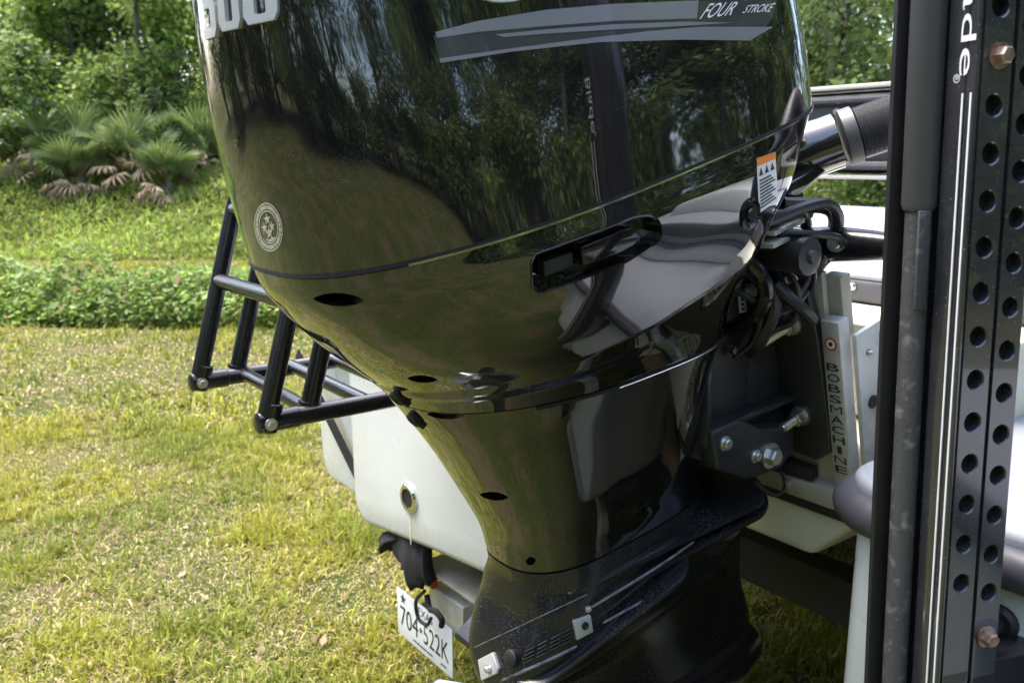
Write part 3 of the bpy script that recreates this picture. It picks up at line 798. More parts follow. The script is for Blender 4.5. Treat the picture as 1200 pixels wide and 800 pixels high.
def drape(name, material, parent, key, v, f, quad=None, h=0.0006, base=None, maxlen=6.0):
    """quad: pixel corners (bottom-left, bottom-right, top-right, top-left) for a unit square; otherwise v is already in pixels"""
    v = np.array(v, float)
    if quad is not None:
        q = np.array(quad, float); x, y = v[:, :1], v[:, 1:]
        v = q[0] * (1 - x) * (1 - y) + q[1] * x * (1 - y) + q[2] * x * y + q[3] * (1 - x) * y
    v, f, be = sub_div(v, f, maxlen)
    P, N_ = [], []
    for p in v:
        a, n_ = hit(key, *p)
        k_ = 0
        while a is None and k_ < 60:
            k_ += 1; a, n_ = hit(key, p[0] + k_ * 2 * (1 if p[0] < 600 else -1), p[1])
        P.append(a); N_.append(n_)
    P, N_ = np.array(P), np.array(N_)
    V = list(P + N_ * h); F = list(f)
    if base is not None:
        o = len(V); V += list(P + N_ * base); F += [(a, c, c + o, a + o) for a, c in be]
    m_ = MB(); m_.add(V, F, base is None); return m_.build(name, material, parent, sharp=30)

v_, f_ = text_polys('FOUR', 0.25)
drape('model_lettering', M['white'], eng, 'up', v_, f_, [(819, 23), (865, 17), (868, 2), (823, 5)])
v_, f_ = text_polys('STROKE', 0.2)
drape('model_lettering', M['white'], eng, 'up', v_, f_, [(869, 16), (908, 14), (909, 4), (870, 7)])
v_, f_ = flat_poly([(508, 42), (560, 28), (640, 15), (720, 8), (800, 2), (910, -2), (905, 22), (892, 38), (876, 48), (800, 47), (700, 50), (600, 61), (515, 74)])
drape('stripe_film', M['stripe2'], eng, 'up', v_, f_, h=0.0004)
for pl in ([(510, 38), (560, 25), (640, 12), (720, 5), (818, 1), (816, 22), (720, 25), (640, 31), (560, 38), (512, 45)],
           [(580, 41), (640, 35), (720, 29), (800, 26), (860, 27), (800, 31), (720, 35), (640, 40), (590, 44)],
           [(515, 69), (600, 57), (700, 44), (760, 37), (820, 32), (905, 32), (892, 40), (878, 48), (800, 47), (700, 50), (600, 61), (516, 74)]):
    v_, f_ = flat_poly(pl); drape('stripe_highlight', M['stripe'], eng, 'up', v_, f_, h=0.0009)
v_, f_ = flat_poly(ell(588, -22, 44, 26, 0, 24)); drape('cowl_emblem', M['badge'], eng, 'up', v_, f_, h=0.004, base=-0.001)
# 300 badge
def rrect(x0, y0, x1, y1, c):
    return [(x0 + c, y0), (x1 - c, y0), (x1, y0 + c), (x1, y1 - c), (x1 - c, y1), (x0 + c, y1), (x0, y1 - c), (x0, y0 + c)]
zero = flat_poly(rrect(0, 0, 1, 1, .12), [rrect(.32, .12, .66, .88, .03)])
three = flat_poly([(0, 0), (.85, 0), (1, .12), (1, .44), (.92, .5), (1, .56), (1, .88), (.85, 1), (0, 1), (0, .86), (.56, .86), (.6, .82), (.6, .62), (.55, .58), (.2, .58), (.2, .42), (.55, .42), (.6, .38), (.6, .18), (.56, .14), (0, .14)])
for (vv, ff), q in ((three, [(245, 47), (259, 42), (252, -40), (237, -36)]), (zero, [(262, 38), (286, 33), (279, -50), (256, -45)]), (zero, [(290, 31), (329, 23), (322, -60), (284, -53)])):
    drape('badge_numeral', M['badge'], eng, 'up', vv, ff, q, h=0.005, base=-0.002, maxlen=9)
# round seal
SQ = [(303, 298), (336, 291), (326, 234), (295, 241)]
def circ(r_, n=28, c=(.5, .5)): return [(c[0] + r_ * math.cos(2 * math.pi * i / n), c[1] + r_ * math.sin(2 * math.pi * i / n)) for i in range(n)]
v_, f_ = flat_poly(circ(.5), [circ(.47)]); drape('seal_ring', M['cream_print'], eng, 'up', v_, f_, SQ)
v_, f_ = flat_poly(circ(.345), [circ(.315)]); drape('seal_ring', M['cream_print'], eng, 'up', v_, f_, SQ)
for i in range(26):
    a = 2 * math.pi * i / 26; w_ = 0.05 if i % 3 else 0.035
    c, s_ = math.cos(a), math.sin(a)
    v_, f_ = flat_poly([(.5 + c * .365 - s_ * w_, .5 + s_ * .365 + c * w_), (.5 + c * .365 + s_ * w_, .5 + s_ * .365 - c * w_), (.5 + c * .45 + s_ * w_, .5 + s_ * .45 - c * w_), (.5 + c * .45 - s_ * w_, .5 + s_ * .45 + c * w_)])
    drape('seal_mark', M['cream_print'], eng, 'up', v_, f_, SQ)
def star(c, r_, rot=90, k=0.42): return [(c[0] + (r_ if i % 2 == 0 else r_ * k) * math.cos(R(rot + 36 * i)), c[1] + (r_ if i % 2 == 0 else r_ * k) * math.sin(R(rot + 36 * i))) for i in range(10)]
for c, r_ in (((.5, .66), .13), ((.36, .5), .12), ((.63, .5), .12), ((.5, .38), .14)):
    v_, f_ = flat_poly(star(c, r_)); drape('seal_star', M['cream_print'], eng, 'up', v_, f_, SQ)
v_, f_ = flat_poly([(.3, .3), (.45, .25), (.6, .29), (.72, .26), (.6, .21), (.45, .19)]); drape('seal_mark', M['cream_print'], eng, 'up', v_, f_, SQ)
# warning label
LQ = [(889, 250), (911, 234), (908, 178), (886, 186)]
v_, f_ = flat_poly([(0, 0), (1, 0), (1, 1), (0, 1)])
wl = drape('warning_label', M['white'], eng, 'low', v_, f_, LQ, h=0.0008)
v_, f_ = flat_poly([(0, .86), (1, .86), (1, 1), (0, 1)]); drape('label_header', M['orange'], wl, 'low', v_, f_, LQ, h=0.0013)
for i in range(9):
    y = .06 + i * .062
    v_, f_ = flat_poly([(.08, y), (.9 - .1 * (i % 3), y), (.9 - .1 * (i % 3), y + .034), (.08, y + .034)]); drape('label_line', M['black_print'], wl, 'low', v_, f_, LQ, h=0.0013)
for i in range(3):
    v_, f_ = flat_poly([(.08 + .3 * i, .66), (.3 + .3 * i, .66), (.19 + .3 * i, .82)]); drape('label_symbol', M['black_print'], wl, 'low', v_, f_, LQ, h=0.0013)

def bolt_head(mb, p, nrm, r_, h, hexa=True, washer=True):
    if washer: mb.lathe(p, nrm, [(0, r_ * 1.45), (r_ * 0.25, r_ * 1.45)], 20)
    mb.lathe(np.array(p) + np.array(nrm) / np.linalg.norm(nrm) * r_ * 0.25, nrm, [(0, r_), (h * 0.8, r_), (h, r_ * 0.8)], 6 if hexa else 16)
# flush port on the cowl side
c0, n0 = hit('low', 879, 251)
MB().lathe(c0 - n0 * 0.004, n0, [(0, .022), (.006, .022), (.008, .019), (.004, .016), (.004, .011), (.009, .009), (.009, 0)], 24).build('flush_plug', M['gloss_plain'], eng)
# rubber plugs of the aft face
for (x, y) in ((468, 465), (487, 490)):
    a, n_ = hit('low', x, y)
    if a is None: a, n_ = hit('mid', x, y)
    if a is not None:
        m_ = MB(); m_.lathe(a - n_ * 0.006, n_, [(0, .012), (.012, .012), (.014, .009), (.010, .006), (.010, 0)], 12)
        for k in range(3):
            th = k * 2.1; e1 = np.cross(n_, up); e1 /= np.linalg.norm(e1); e2 = np.cross(n_, e1)
            m_.lathe(a + (e1 * math.cos(th) + e2 * math.sin(th)) * 0.013 - n_ * 0.004, n_, [(0, .0055), (.009, .0055), (.009, 0)], 8)
        m_.build('drain_plug', M['plastic'], eng)

# lower leg ----------------------------------------------------------
body = [(1.036, .13, -.0845, .324, .1045, NA, NF, .05), (1.005, .14, -.076, .345, .110, 2.7, 3.0, .05), (.965, .16, -.076, .375, .112, 3.8, 3.2, .05), (.925, .20, -.094, .41, .114, 4.2, 3.0, .08), (.875, .22, -.110, .46, .110, 4.2, 2.6, .12), (.84, .18, -.112, .49, .09, 3.4, 2.2, .14),
        (.80, .03, -.06, .515, .066, 2.0, 2.0, .18), (.73, 0, .03, .55, .056, 2, 2, .25), (.66, 0, .03, .565, .052, 2, 2, .25)]
leg_mb = MB().rings(loft(body, 6), cap0=True, cap1=True)
BV['leg'] = bvh_of(leg_mb)
leg = leg_mb.build('gearcase', M['satin'], eng, sharp=40)
def fin2(z0, s, xs, xf, w0, w1, th, nose=.10):
    def outline(dw):
        top_ = [(xs + dw, 0.0)] + [(x, (w0 + (w1 - w0) * (x - xs) / (xf - nose - xs)) - dw) for x in np.linspace(xs + dw, xf - nose, 14)]
        top_ += [(xf - nose + (nose - dw) * math.sin(q), (w1 - dw) * math.cos(q)) for q in np.linspace(.12, math.pi / 2, 12)]
        pts_ = top_ + [(x, -y) for x, y in reversed(top_[1:-1])]
        return pts_
    def rr(dw, dz): return [(x, y, z0 + s * x + dz) for x, y in outline(dw)]
    return MB().rings([rr(th * .5, th / 2), rr(th * .1, th * .36), rr(0, 0), rr(th * .1, -th * .36), rr(th * .5, -th / 2)], cap0=True, cap1=True)
fin2(1.000, .165, -.03, .455, .104, .152, .013).build('splash_plate', M['satin'], eng, sharp=50)
fin2(.966, .19, -.01, .470, .108, .150, .013).build('spray_fin', M['satin'], eng, sharp=50)
fin2(.902, .46, -.105, .245, .108, .156, .012, .08).build('anti_ventilation_plate', M['satin'], eng, sharp=50)
fin2(.934, .42, .0, .215, .112, .126, .008, .07).build('upper_rib', M['satin'], eng, sharp=50)
MB().lathe((.60, 0, .66), (-1, 0, 0), [(0, 0), (.015, .022), (.05, .045), (.11, .062), (.22, .07), (.36, .068), (.50, .06), (.62, .052)], 28).build('torpedo', M['satin'], eng)
MB().prism([(.50, .64), (.18, .64), (.22, .50), (.30, .36), (.36, .36)], 'y', -.008, .008).build('skeg', M['satin'], eng, bevel=.003)
pr = MB().lathe((-.02, 0, .66), (-1, 0, 0), [(0, .055), (.12, .048), (.17, .03), (.175, 0)], 20)
hub = pr.build('propeller_hub', M['steel'], eng)
for k in range(4):
    bl = []
    for i in range(7):
        u_ = i / 6; rr_ = .04 + .15 * u_; ch = .075 * math.sin(math.pi * (.25 + .68 * u_)); tw = R(60 - 32 * u_); a = R(90 * k + 20 * u_)
        row = []
        for s_ in np.linspace(-1, 1, 7):
            ax_ = -.08 + s_ * ch * math.cos(tw); tg = s_ * ch * math.sin(tw)
            row.append((ax_ - .03 * u_, rr_ * math.cos(a) - tg * math.sin(a), .66 + rr_ * math.sin(a) + tg * math.cos(a)))
        bl.append(row)
    m_ = MB().rings(bl, closed=False); back = [(p[0] - .004, p[1], p[2]) for p in m_.v]; n_ = len(m_.v)
    m_.add(back, [tuple(q) for q in m_.f]); m_.build('propeller_blade', M['steel'], eng)
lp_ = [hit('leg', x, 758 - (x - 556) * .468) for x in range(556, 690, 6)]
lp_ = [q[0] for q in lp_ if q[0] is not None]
MB().tube(lp_, .0009, 6).build('flank_seam', M['glint_seam'], eng)
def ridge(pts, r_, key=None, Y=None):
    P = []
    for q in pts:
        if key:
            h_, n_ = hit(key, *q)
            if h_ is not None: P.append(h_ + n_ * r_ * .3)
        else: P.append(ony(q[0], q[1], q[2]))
    MB().tube(smooth_path(P, 24), np.r_[r_ * .3, np.full(22, r_), r_ * .3], 8).build('highlight_ridge', M['glint_seam'], eng)  # bright highlight lines of fins and flank, drawn as raised pale strips
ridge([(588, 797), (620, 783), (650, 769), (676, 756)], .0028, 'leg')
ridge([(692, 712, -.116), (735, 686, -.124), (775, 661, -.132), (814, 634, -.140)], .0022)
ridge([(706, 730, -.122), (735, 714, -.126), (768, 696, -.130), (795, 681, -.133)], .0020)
# grille, anodes, plug and ridge on the leg's flank
def leg_slab(name, poly, h0, h1, material, parent=None, key='leg'):
    return pix_slab(key, poly, h0, h1).build(name, material, parent or eng, bevel=.0012)
leg_slab('grille_backing', [(612, 770), (618, 757), (668, 733), (670, 744), (616, 779)], -.002, .001, M['void'])
for i in range(4):
    for j in range(4):
        x0 = 614 + j * 14.5 + i * 0.6; y0 = 776 - j * 7.6 - i * 4.6
        leg_slab('grille_slat', [(x0, y0), (x0 + 11.5, y0 - 6.2), (x0 + 11.7, y0 - 4.0), (x0 + .2, y0 + 2.2)], 0, .004, M['plastic'])
an = leg_slab('anode', [(670, 726), (690, 719), (693, 738), (674, 748)], -.002, .006, M['alu'])
a, n_ = hit('leg', 683, 731); MB().lathe(a + n_ * .004, n_, [(0, .006), (.004, .006), (.004, .004), (.002, .003), (.002, 0)], 14).build('anode_bolt', M['plastic'], an)
an = leg_slab('anode', [(563, 772), (580, 763), (587, 782), (585, 788), (567, 796)], -.002, .006, M['alu'])
a, n_ = hit('leg', 576, 783); m_ = MB(); bolt_head(m_, a + n_ * .005, n_, .005, .006); m_.build('anode_bolt', M['steel'], an)
a, n_ = hit('leg', 602, 770); MB().lathe(a - n_ * .003, n_, [(0, .013), (.012, .013), (.014, .010), (.014, 0)], 18).build('water_plug', M['plastic'], eng)
a, n_ = hit('leg', 689, 713)
m_ = MB(); bolt_head(m_, a, n_, .004, .004); m_.build('leg_bolt', M['steel'], eng)
for (x, y, ky) in ((700, 650, 'mid'), (822, 602, 'mid')):
    a, n_ = hit(ky, x, y)
    if a is not None: m_ = MB(); m_.lathe(a - n_ * .002, n_, [(0, .005), (.004, .005), (.005, .003), (.005, 0)], 10); m_.build('cover_screw', M['cast'], eng)

# transom clamp of the engine -----------------------------------------
TA = math.atan(0.27)                        # the transom leans
def xt(z, x0=0.42): return x0 + .27 * (1.39 - z)
def tilt_box(mb, y0, y1, z0, z1, xoff, th, bevel=.003):
    zc = (z0 + z1) / 2
    mb.box((xt(zc) + xoff + th / 2, (y0 + y1) / 2, zc), (th, abs(y1 - y0), (z1 - z0) / math.cos(TA)), roty(-(-TA)) if False else roty(-TA), bevel)
    return mb
sw = MB()
sw.prism([(.12, 1.52), (.36, 1.56), (.40, 1.47), (.36, 1.30), (.37, 1.18), (.30, 1.13), (.20, 1.18), (.20, 1.38)], 'y', -.115, .115)
sw.build('swivel_bracket', M['cast'], eng, bevel=.006)
for s_ in (-1, 1):
    fl = MB()
    yo, yi = s_ * .205, s_ * .085
    pts = [(1.55, yi), (1.56, s_ * .15), (1.46, s_ * .182), (1.36, s_ * .198), (1.22, yo), (1.15, yo), (1.12, s_ * .17), (1.13, yi)]
    n_ = len(pts)
    fl.add([(xt(z), y, z) for z, y in pts] + [(xt(z) + .022, y, z) for z, y in pts], [(i, (i + 1) % n_, n_ + (i + 1) % n_, n_ + i) for i in range(n_)] + [tuple(range(n_))[::-1], tuple(range(n_, 2 * n_))], False)
    fl.build('clamp_flange', M['cast'], eng, bevel=.004)
    wb = MB(); wb.prism([(.21, 1.40), (.27, 1.50), (.34, 1.55), (xt(1.55), 1.55), (xt(1.14), 1.14), (.40, 1.125), (.30, 1.13), (.22, 1.17), (.20, 1.25)], 'y', s_ * .085, s_ * .112)
    web = wb.build('clamp_web', M['cast'], eng, bevel=.003)
    for (pa, pb) in (((.25, 1.44), (xt(1.44), 1.445)), ((.30, 1.51), (xt(1.50), 1.50)), ((.24, 1.215), (xt(1.215), 1.235)), ((.23, 1.38), (.235, 1.19))):
        m_ = MB(); c = ((pa[0] + pb[0]) / 2, s_ * .124, (pa[1] + pb[1]) / 2); ln = math.dist(pa, pb)
        m_.box(c, (ln, .03, .011), roty(-math.atan2(pb[1] - pa[1], pb[0] - pa[0])), .003); m_.build('web_rib', M['cast'], web)
    lo = MB(); lo.prism([(.23, 1.22), (.25, 1.15), (.33, 1.115), (.42, 1.115), (.46, 1.14), (.45, 1.19), (.36, 1.20), (.30, 1.23)], 'y', s_ * .112, s_ * .150)
    lobe = lo.build('clamp_foot', M['cast'], eng, bevel=.006)
    for (bx, bz, br) in ((.262, 1.195, .009), (.345, 1.155, .008), (.385, 1.148, .016)):
        m_ = MB(); bolt_head(m_, (bx, s_ * .150, bz), (0, s_, 0), br, br * .9, br > .01); m_.build('foot_bolt', M['steel'], lobe)
    for z in (1.375, 1.205):                         # long threaded studs with nuts
        p = np.array([xt(z), s_ * .150, z]); nx = np.array([-math.cos(TA), 0, -math.sin(TA)])
        m_ = MB(); m_.lathe(p, nx, [(0, .019), (.004, .019)], 20); m_.lathe(p + nx * .004, nx, [(0, .0145), (.016, .0145), (.018, .012)], 6)
        nut = m_.build('stud_nut', M['steel'], eng)
        ln = .075 if z > 1.3 else .035
        prof = [(0, .0085)]
        for i in range(int(ln / .0022)): prof += [(.0022 * i + .0006, .0088), (.0022 * i + .0016, .0076)]
        prof += [(ln, .0076), (ln + .002, .006)]
        MB().lathe(p + nx * .020, nx, prof, 14).build('threaded_stud', M['steel'], nut)
# serial sticker
a0 = np.array([.205, -.1135, 1.36])
st = MB(); st.add([ony(864, 338, -.1165), ony(873, 337, -.1165), ony(876, 372, -.1165), ony(867, 374, -.1165)], [(0, 1, 2, 3)], False)
st.build('serial_sticker', M['white'], eng)
for i in range(5):
    y0 = 344 + i * 5.5; m_ = MB(); m_.add([ony(867 + i * .6, y0, -.1172), ony(871 + i * .6, y0, -.1172), ony(871.4 + i * .6, y0 + 3, -.1172), ony(867.4 + i * .6, y0 + 3, -.1172)], [(0, 1, 2, 3)], False); m_.build('sticker_mark', M['black_print'], eng)
# tilt tube and front cluster
MB().tube([(.33, -.225, 1.505), (.33, .225, 1.505)], .027, 18).build('tilt_tube', M['cast'], eng)
MB().lathe((.33, -.225, 1.505), (0, -1, 0), [(0, .030), (.014, .030), (.016, .024), (.016, .012), (.022, .010), (.022, 0)], 12).build('tilt_tube_nut', M['cast'], eng)
sb = MB(); sb.prism([(.18, 1.56), (.36, 1.60), (.42, 1.60), (.42, 1.57), (.30, 1.53), (.18, 1.53)], 'y', -.16, .16); sb.build('front_tray', M['gloss_plain'], eng, bevel=.006)
for i, (y, z) in enumerate(((-.17, 1.565), (-.18, 1.548), (-.185, 1.53))):
    m_ = MB(); m_.box((.33 - .01 * i, y, z), (.12, .05, .008), roty(-.12) @ rotz(.25), .002); m_.build('linkage_plate', M['alud'] if i != 1 else M['steel'], eng)

# wires and hoses at the front of the engine
for pts, rr_, mt in (
    ([(.30, -.20, 1.46), (.33, -.235, 1.42), (.38, -.215, 1.40), (.40, -.15, 1.44), (.38, -.12, 1.50)], .010, 'cable'),
    ([(.25, -.19, 1.55), (.36, -.235, 1.585), (.43, -.215, 1.545), (.42, -.19, 1.47), (.34, -.20, 1.42), (.28, -.15, 1.40)], .009, 'cable'),
    ([(.26, -.14, 1.50), (.30, -.20, 1.44), (.31, -.17, 1.36), (.33, -.14, 1.34), (.35, -.14, 1.38), (.36, -.12, 1.47)], .011, 'cable'),
    ([(.20, -.20, 1.52), (.24, -.225, 1.47), (.26, -.20, 1.42), (.28, -.13, 1.38)], .012, 'gloss_plain'),
    ([(.36, -.16, 1.58), (.44, -.20, 1.57), (.50, -.16, 1.50), (.50, -.10, 1.42), (.52, -.02, 1.36)], .013, 'cable'),
    ([(.38, -.10, 1.59), (.47, -.13, 1.55), (.50, -.08, 1.47), (.54, .0, 1.38)], .010, 'cable')):
    MB().tube(smooth_path(pts, 40), rr_, 10).build('control_cable' if mt == 'cable' else 'coolant_hose', M[mt], eng)
for pts, rr_ in (([(.30, -.13, 1.50), (.34, -.20, 1.47), (.36, -.20, 1.40), (.33, -.16, 1.37)], .005), ([(.28, -.15, 1.52), (.35, -.22, 1.50), (.39, -.20, 1.44), (.37, -.14, 1.42)], .0045),
                 ([(.24, -.14, 1.46), (.27, -.19, 1.43), (.30, -.17, 1.37), (.30, -.13, 1.33)], .005), ([(.32, -.17, 1.12), (.36, -.18, 1.09), (.42, -.16, 1.085), (.45, -.12, 1.12)], .003), ([(.30, -.20, 1.54), (.40, -.24, 1.53), (.44, -.20, 1.49), (.42, -.15, 1.45)], .006)):
    MB().tube(smooth_path(pts, 30), rr_, 8).build('wire', M['cable'], eng)
for (p, ax_, r_, l_, mt) in (((.30, -.15, 1.445), (.2, -1, .2), .011, .022, 'alu'), ((.335, -.14, 1.395), (0, -1, .4), .009, .03, 'steel'), ((.27, -.135, 1.35), (0, -1, 0), .008, .02, 'cast'), ((.385, -.16, 1.46), (-.5, -1, 0), .010, .025, 'steel'), ((.41, -.135, 1.575), (-.3, -1, .1), .012, .05, 'alu')):
    m_ = MB(); m_.lathe(p, ax_, [(0, r_), (l_ * .5, r_), (l_ * .5, r_ * .75), (l_, r_ * .75), (l_ * 1.05, r_ * .5)], 6 if mt == 'steel' else 14); m_.build('hose_fitting', M[mt], eng)
for z_ in (1.44, 1.36, 1.28):
    m_ = MB(); m_.box((.215, -.119, z_), (.05, .012, .012), roty(.3), .002); m_.build('swivel_rib', M['cast'], eng)
m_ = MB(); m_.lathe((.345, -.150, 1.41), (0, -.3, 1), [(0, .016), (.02, .016), (.022, .012)], 14); m_.build('hose_clamp', M['alu'], eng)
# hydraulic steering ram
ty = .47
MB().tube([(ty, .18, 1.515), (ty, -.17, 1.515)], .022, 18).build('steering_cylinder', M['powder'], eng)
MB().tube(np.array([(ty - .02, -.17, 1.513), (ty - .02, -.20, 1.514), (ty - .02, -.27, 1.517), (ty - .03, -.36, 1.52)]), [.026, .030, .024, .014], 16).build('steering_arm', M['powder'], eng)
m_ = MB(); bolt_head(m_, onx(980, 285, ty - .049), (-1, -.25, .1), .010, .008, False); m_.build('steering_bolt', M['steel'], eng)
MB().lathe((ty - .05, -.13, 1.555), (-.2, -1, .25), [(0, .014), (.03, .014), (.03, .011), (.05, .011), (.052, .008)], 6).build('hydraulic_fitting', M['steel'], eng)
MB().lathe((ty - .06, -.11, 1.575), (-.2, -1, .1), [(0, .017), (.04, .017), (.045, .012), (.06, .012)], 16).build('hydraulic_fitting', M['powder'], eng)
# rigging tube and corrugated hose
T0, T1 = np.array([.39, -.015, 1.615]), np.array([.512, -.168, 1.686])
ta = (T1 - T0) / np.linalg.norm(T1 - T0)
MB().lathe(T0 - ta * .06, ta, [(0, .062), (.07, .056), (.23, .047), (.255, .047)], 32).build('rigging_tube', M['gloss'], eng)
MB().lathe(T1 - ta * .004, ta, [(0, .043), (.001, .0482), (.021, .0482), (.022, .042)], 32).build('rigging_collar', M['rodtop'], eng)
hp = smooth_path([T1 + ta * .02, T1 + ta * .12, T1 + ta * .22 + up * .005, (.70, -.50, 1.70), (.80, -.60, 1.58), (.86, -.62, 1.42)], 640)
MB().tube(hp, .0425 + .0018 * np.sin(np.arange(640) * 2 * np.pi / 5), 28).build('rigging_hose', M['hose'], eng)
MB().tube(smooth_path([(.345, -.12, 1.735), (.37, -.12, 1.722), (.41, -.08, 1.712), (.45, -.095, 1.722)], 20), .005, 8).build('cowl_seal', M['cable'], eng)
lp = MB(); lp.prism([(.34, 1.60), (.50, 1.655), (.505, 1.645), (.36, 1.57)], 'y', -.16, .02); lp.build('front_lip', M['gloss_plain'], eng, bevel=.004)

# ------------------------------------------------------------------ jack plate
jp = thing('jack_plate', 'bare aluminium jack plate with vertical black lettering behind the engine', 'jack plate', (.55, 0, 1.05))
m_ = MB(); tilt_box(m_, -.20, .20, 1.07, 1.47, .024, .014, .002); m_.build('engine_plate', M['alud'], jp)
for s_ in (-1, 1):
    m_ = MB(); tilt_box(m_, s_ * .206, s_ * .240, 1.09, 1.395, .000, .030, .003); ch = m_.build('guide_channel', M['alu'], jp)
    m_ = MB(); tilt_box(m_, s_ * .243, s_ * .252, 1.09, 1.385, .031, .13, .002); m_.build('side_plate', M['alu'], jp)
    m_ = MB(); tilt_box(m_, s_ * .190, s_ * .224, 1.36, 1.465, .040, .028, .002); m_.build('slide_bar', M['alud'], jp)
    for k in range(2):
        m_ = MB(); tilt_box(m_, s_ * .250, s_ * .2545, 1.13, 1.27 + .03 * k, .085 + .035 * k, .012, .001); m_.build('adjusting_slot', M['void'], jp)
    m_ = MB(); m_.lathe((xt(1.245) + .062, s_ * .251, 1.245), (0, s_, 0), [(0, .012), (.004, .012), (.005, .009), (.003, .006), (.003, 0)], 18); m_.build('side_cap', M['plastic'], jp)
    for (bx, bz) in ((.105, 1.365), (.06, 1.335)):
        m_ = MB(); bolt_head(m_, (xt(bz) + bx, s_ * .251, bz), (0, s_, 0), .007 if bx > .1 else .004, .008, False); m_.build('plate_bolt', M['steel'], jp)
m_ = MB(); tilt_box(m_, -.24, .24, 1.035, 1.075, -.0, .05, .003); m_.build('lower_angle', M['alud'], jp)
m_ = MB(); tilt_box(m_, -.16, .16, 1.078, 1.10, .0, .02, .002); m_.build('lower_bar', M['plastic'], jp)
for y in (-.03, -.11, .08):
    m_ = MB(); bolt_head(m_, (xt(1.055) - .001, y, 1.055), (-1, 0, -.27), .009, .008); m_.build('angle_bolt', M['alud'], jp)
m_ = MB(); tilt_box(m_, -.26, .26, 1.012, 1.032, .01, .06, .002); m_.build('seal_strip', M['plastic'], jp)
# lettering
def tilt_pt(y, z, off): return np.array([xt(z) - off, y, z])
bk = MB(); bk.add([tilt_pt(-.2075, 1.378, .0018), tilt_pt(-.2385, 1.378, .0018), tilt_pt(-.2385, 1.11, .0018), tilt_pt(-.2075, 1.11, .0018)], [(0, 1, 2, 3)], False)
zz = 1.318
for i, ch_ in enumerate('BOBSMACHINE'):
    v_, f_ = text_polys(ch_, 0, 0 if ch_ in 'MN' else .012)
    if ch_ == 'I': v_ = v_ * np.array([.35, 1]) + np.array([.32, 0])
    z1 = zz - i * .0192; hh, ww = .0140, .0235
    P = [tilt_pt(-.2110 - ww * p[0], z1 - hh + hh * p[1], .0012) for p in v_]
    MB().add(P, f_, False).build('plate_letter', M['dark_print'], jp, sharp=0)
for rr_, mt, of in ((.0115, 'red', .0010), (.008, 'white', .0014), (.004, 'black_print', .0018)):
    P = [tilt_pt(-.2228 + rr_ * math.cos(a), 1.352 + rr_ * math.sin(a), of) for a in np.linspace(0, 2 * np.pi, 20, endpoint=False)]
    MB().add(P, [tuple(range(20))], False).build('round_sticker', M[mt], jp, sharp=0)

# ------------------------------------------------------------------ boat
boat = thing('boat_stern', 'white boat with grey rub rails sitting on its trailer', 'boat', (1.5, 0, .60))
def arc(cx, cy, r_, a0, a1, n=6): return [(cx + r_ * math.cos(R(a)), cy + r_ * math.sin(R(a))) for a in np.linspace(a0, a1, n)]
for s_, nm in ((1, 'p'), (-1, 's')):
    # sponson: outline in (y, z), pushed forward
    pl = [(.42, 1.20)] + [(.42, .80)] + arc(.47, .775, .05, 180, 262, 5) + [(.70, .693)] + arc(1.04, .715, .075, 262, 358, 7) + [(1.125, 1.20)]
    MB().prism([(s_ * y, z) for y, z in pl], 'x', .2, 3.2).build('sponson', M['gel'], boat, bevel=.022)
    po = [(1.135, 1.20), (1.135, .66)] + arc(1.47, .70, .07, 265, 350, 6) + [(1.58, 1.20)]
    qm = MB().prism([(s_ * y, z) for y, z in po], 'x', .255, 3.2)
    qm.v = [(x + (abs(y) - 1.1) * .10 if x < 1 else x, y, z) for x, y, z in qm.v]
    qm.build('quarter', M['gel'], boat, bevel=.012)
    # deck plate with a rounded inner corner
    dk = arc(.28, .47, .085, 270, 180, 8) + [(.195, 1.62), (3.2, 1.62), (3.2, .385)]
    MB().prism([(x, s_ * y) for x, y in dk], 'z', 1.196, 1.229).build('swim_deck', M['deck'], boat, bevel=.010)
    # rub rail along the edge of the deck
    rp = [(.80, s_ * .385)] + [(x, s_ * y) for x, y in arc(.28, .47, .085, 270, 180, 8)] + [(.195, s_ * .8), (.195, s_ * 1.1), (.195, s_ * 1.50)]
    P = []
    for i in range(len(rp) - 1):
        for u_ in np.linspace(0, 1, 6, endpoint=False): P.append((rp[i][0] * (1 - u_) + rp[i + 1][0] * u_, rp[i][1] * (1 - u_) + rp[i + 1][1] * u_, 1.186))
    P.append((*rp[-1], 1.186))
    MB().tube(P, .027, 14, flat=1.0).build('rub_rail', M['rub'], boat)
MB().prism([(-.42, 1.16), (-.42, 1.02), (-.22, .99), (-.14, .905), (.14, .905), (.22, .99), (.42, 1.02), (.42, 1.16)], 'x', .545, 3.2).build('keel_pod', M['gelc'], boat, bevel=.02)
m_ = MB(); m_.prism([(.655, 1.17), (.60, 1.36), (.80, 1.36), (.80, 1.17)], 'y', -.42, .42); m_.build('transom', M['gelc'], boat, bevel=.006)
# raised casting deck further forward
MB().prism([(-1.50, 1.231), (-1.50, 1.360), (1.50, 1.360), (1.50, 1.22)], 'x', .84, 3.2).build('deck_riser', M['gel'], boat, bevel=.01)
MB().prism([(-1.52, 1.4075), (-1.52, 1.42), (1.52, 1.42), (1.52, 1.4075)], 'x', .806, 3.2).build('casting_deck', M['deck'], boat, bevel=.004)
MB().box((.817, 0, 1.3845), (.036, 3.04, .045), bevel=.008).build('deck_edge_rail', M['rub'], boat)
MB().box((.832, 0, 1.318), (.012, 3.0, .022), bevel=.003).build('blue_stripe', M['bluegrey'], boat)
for y in (-.03, .3, -.4): 
    m_ = MB(); bolt_head(m_, (.798, y, 1.394), (-1, 0, 0), .006, .006, False); m_.build('rail_screw', M['steel'], boat)
MB().box((1.5, -1.05, 1.47), (.9, .5, .12), bevel=.03).build('deck_hatch', M['gel'], boat)
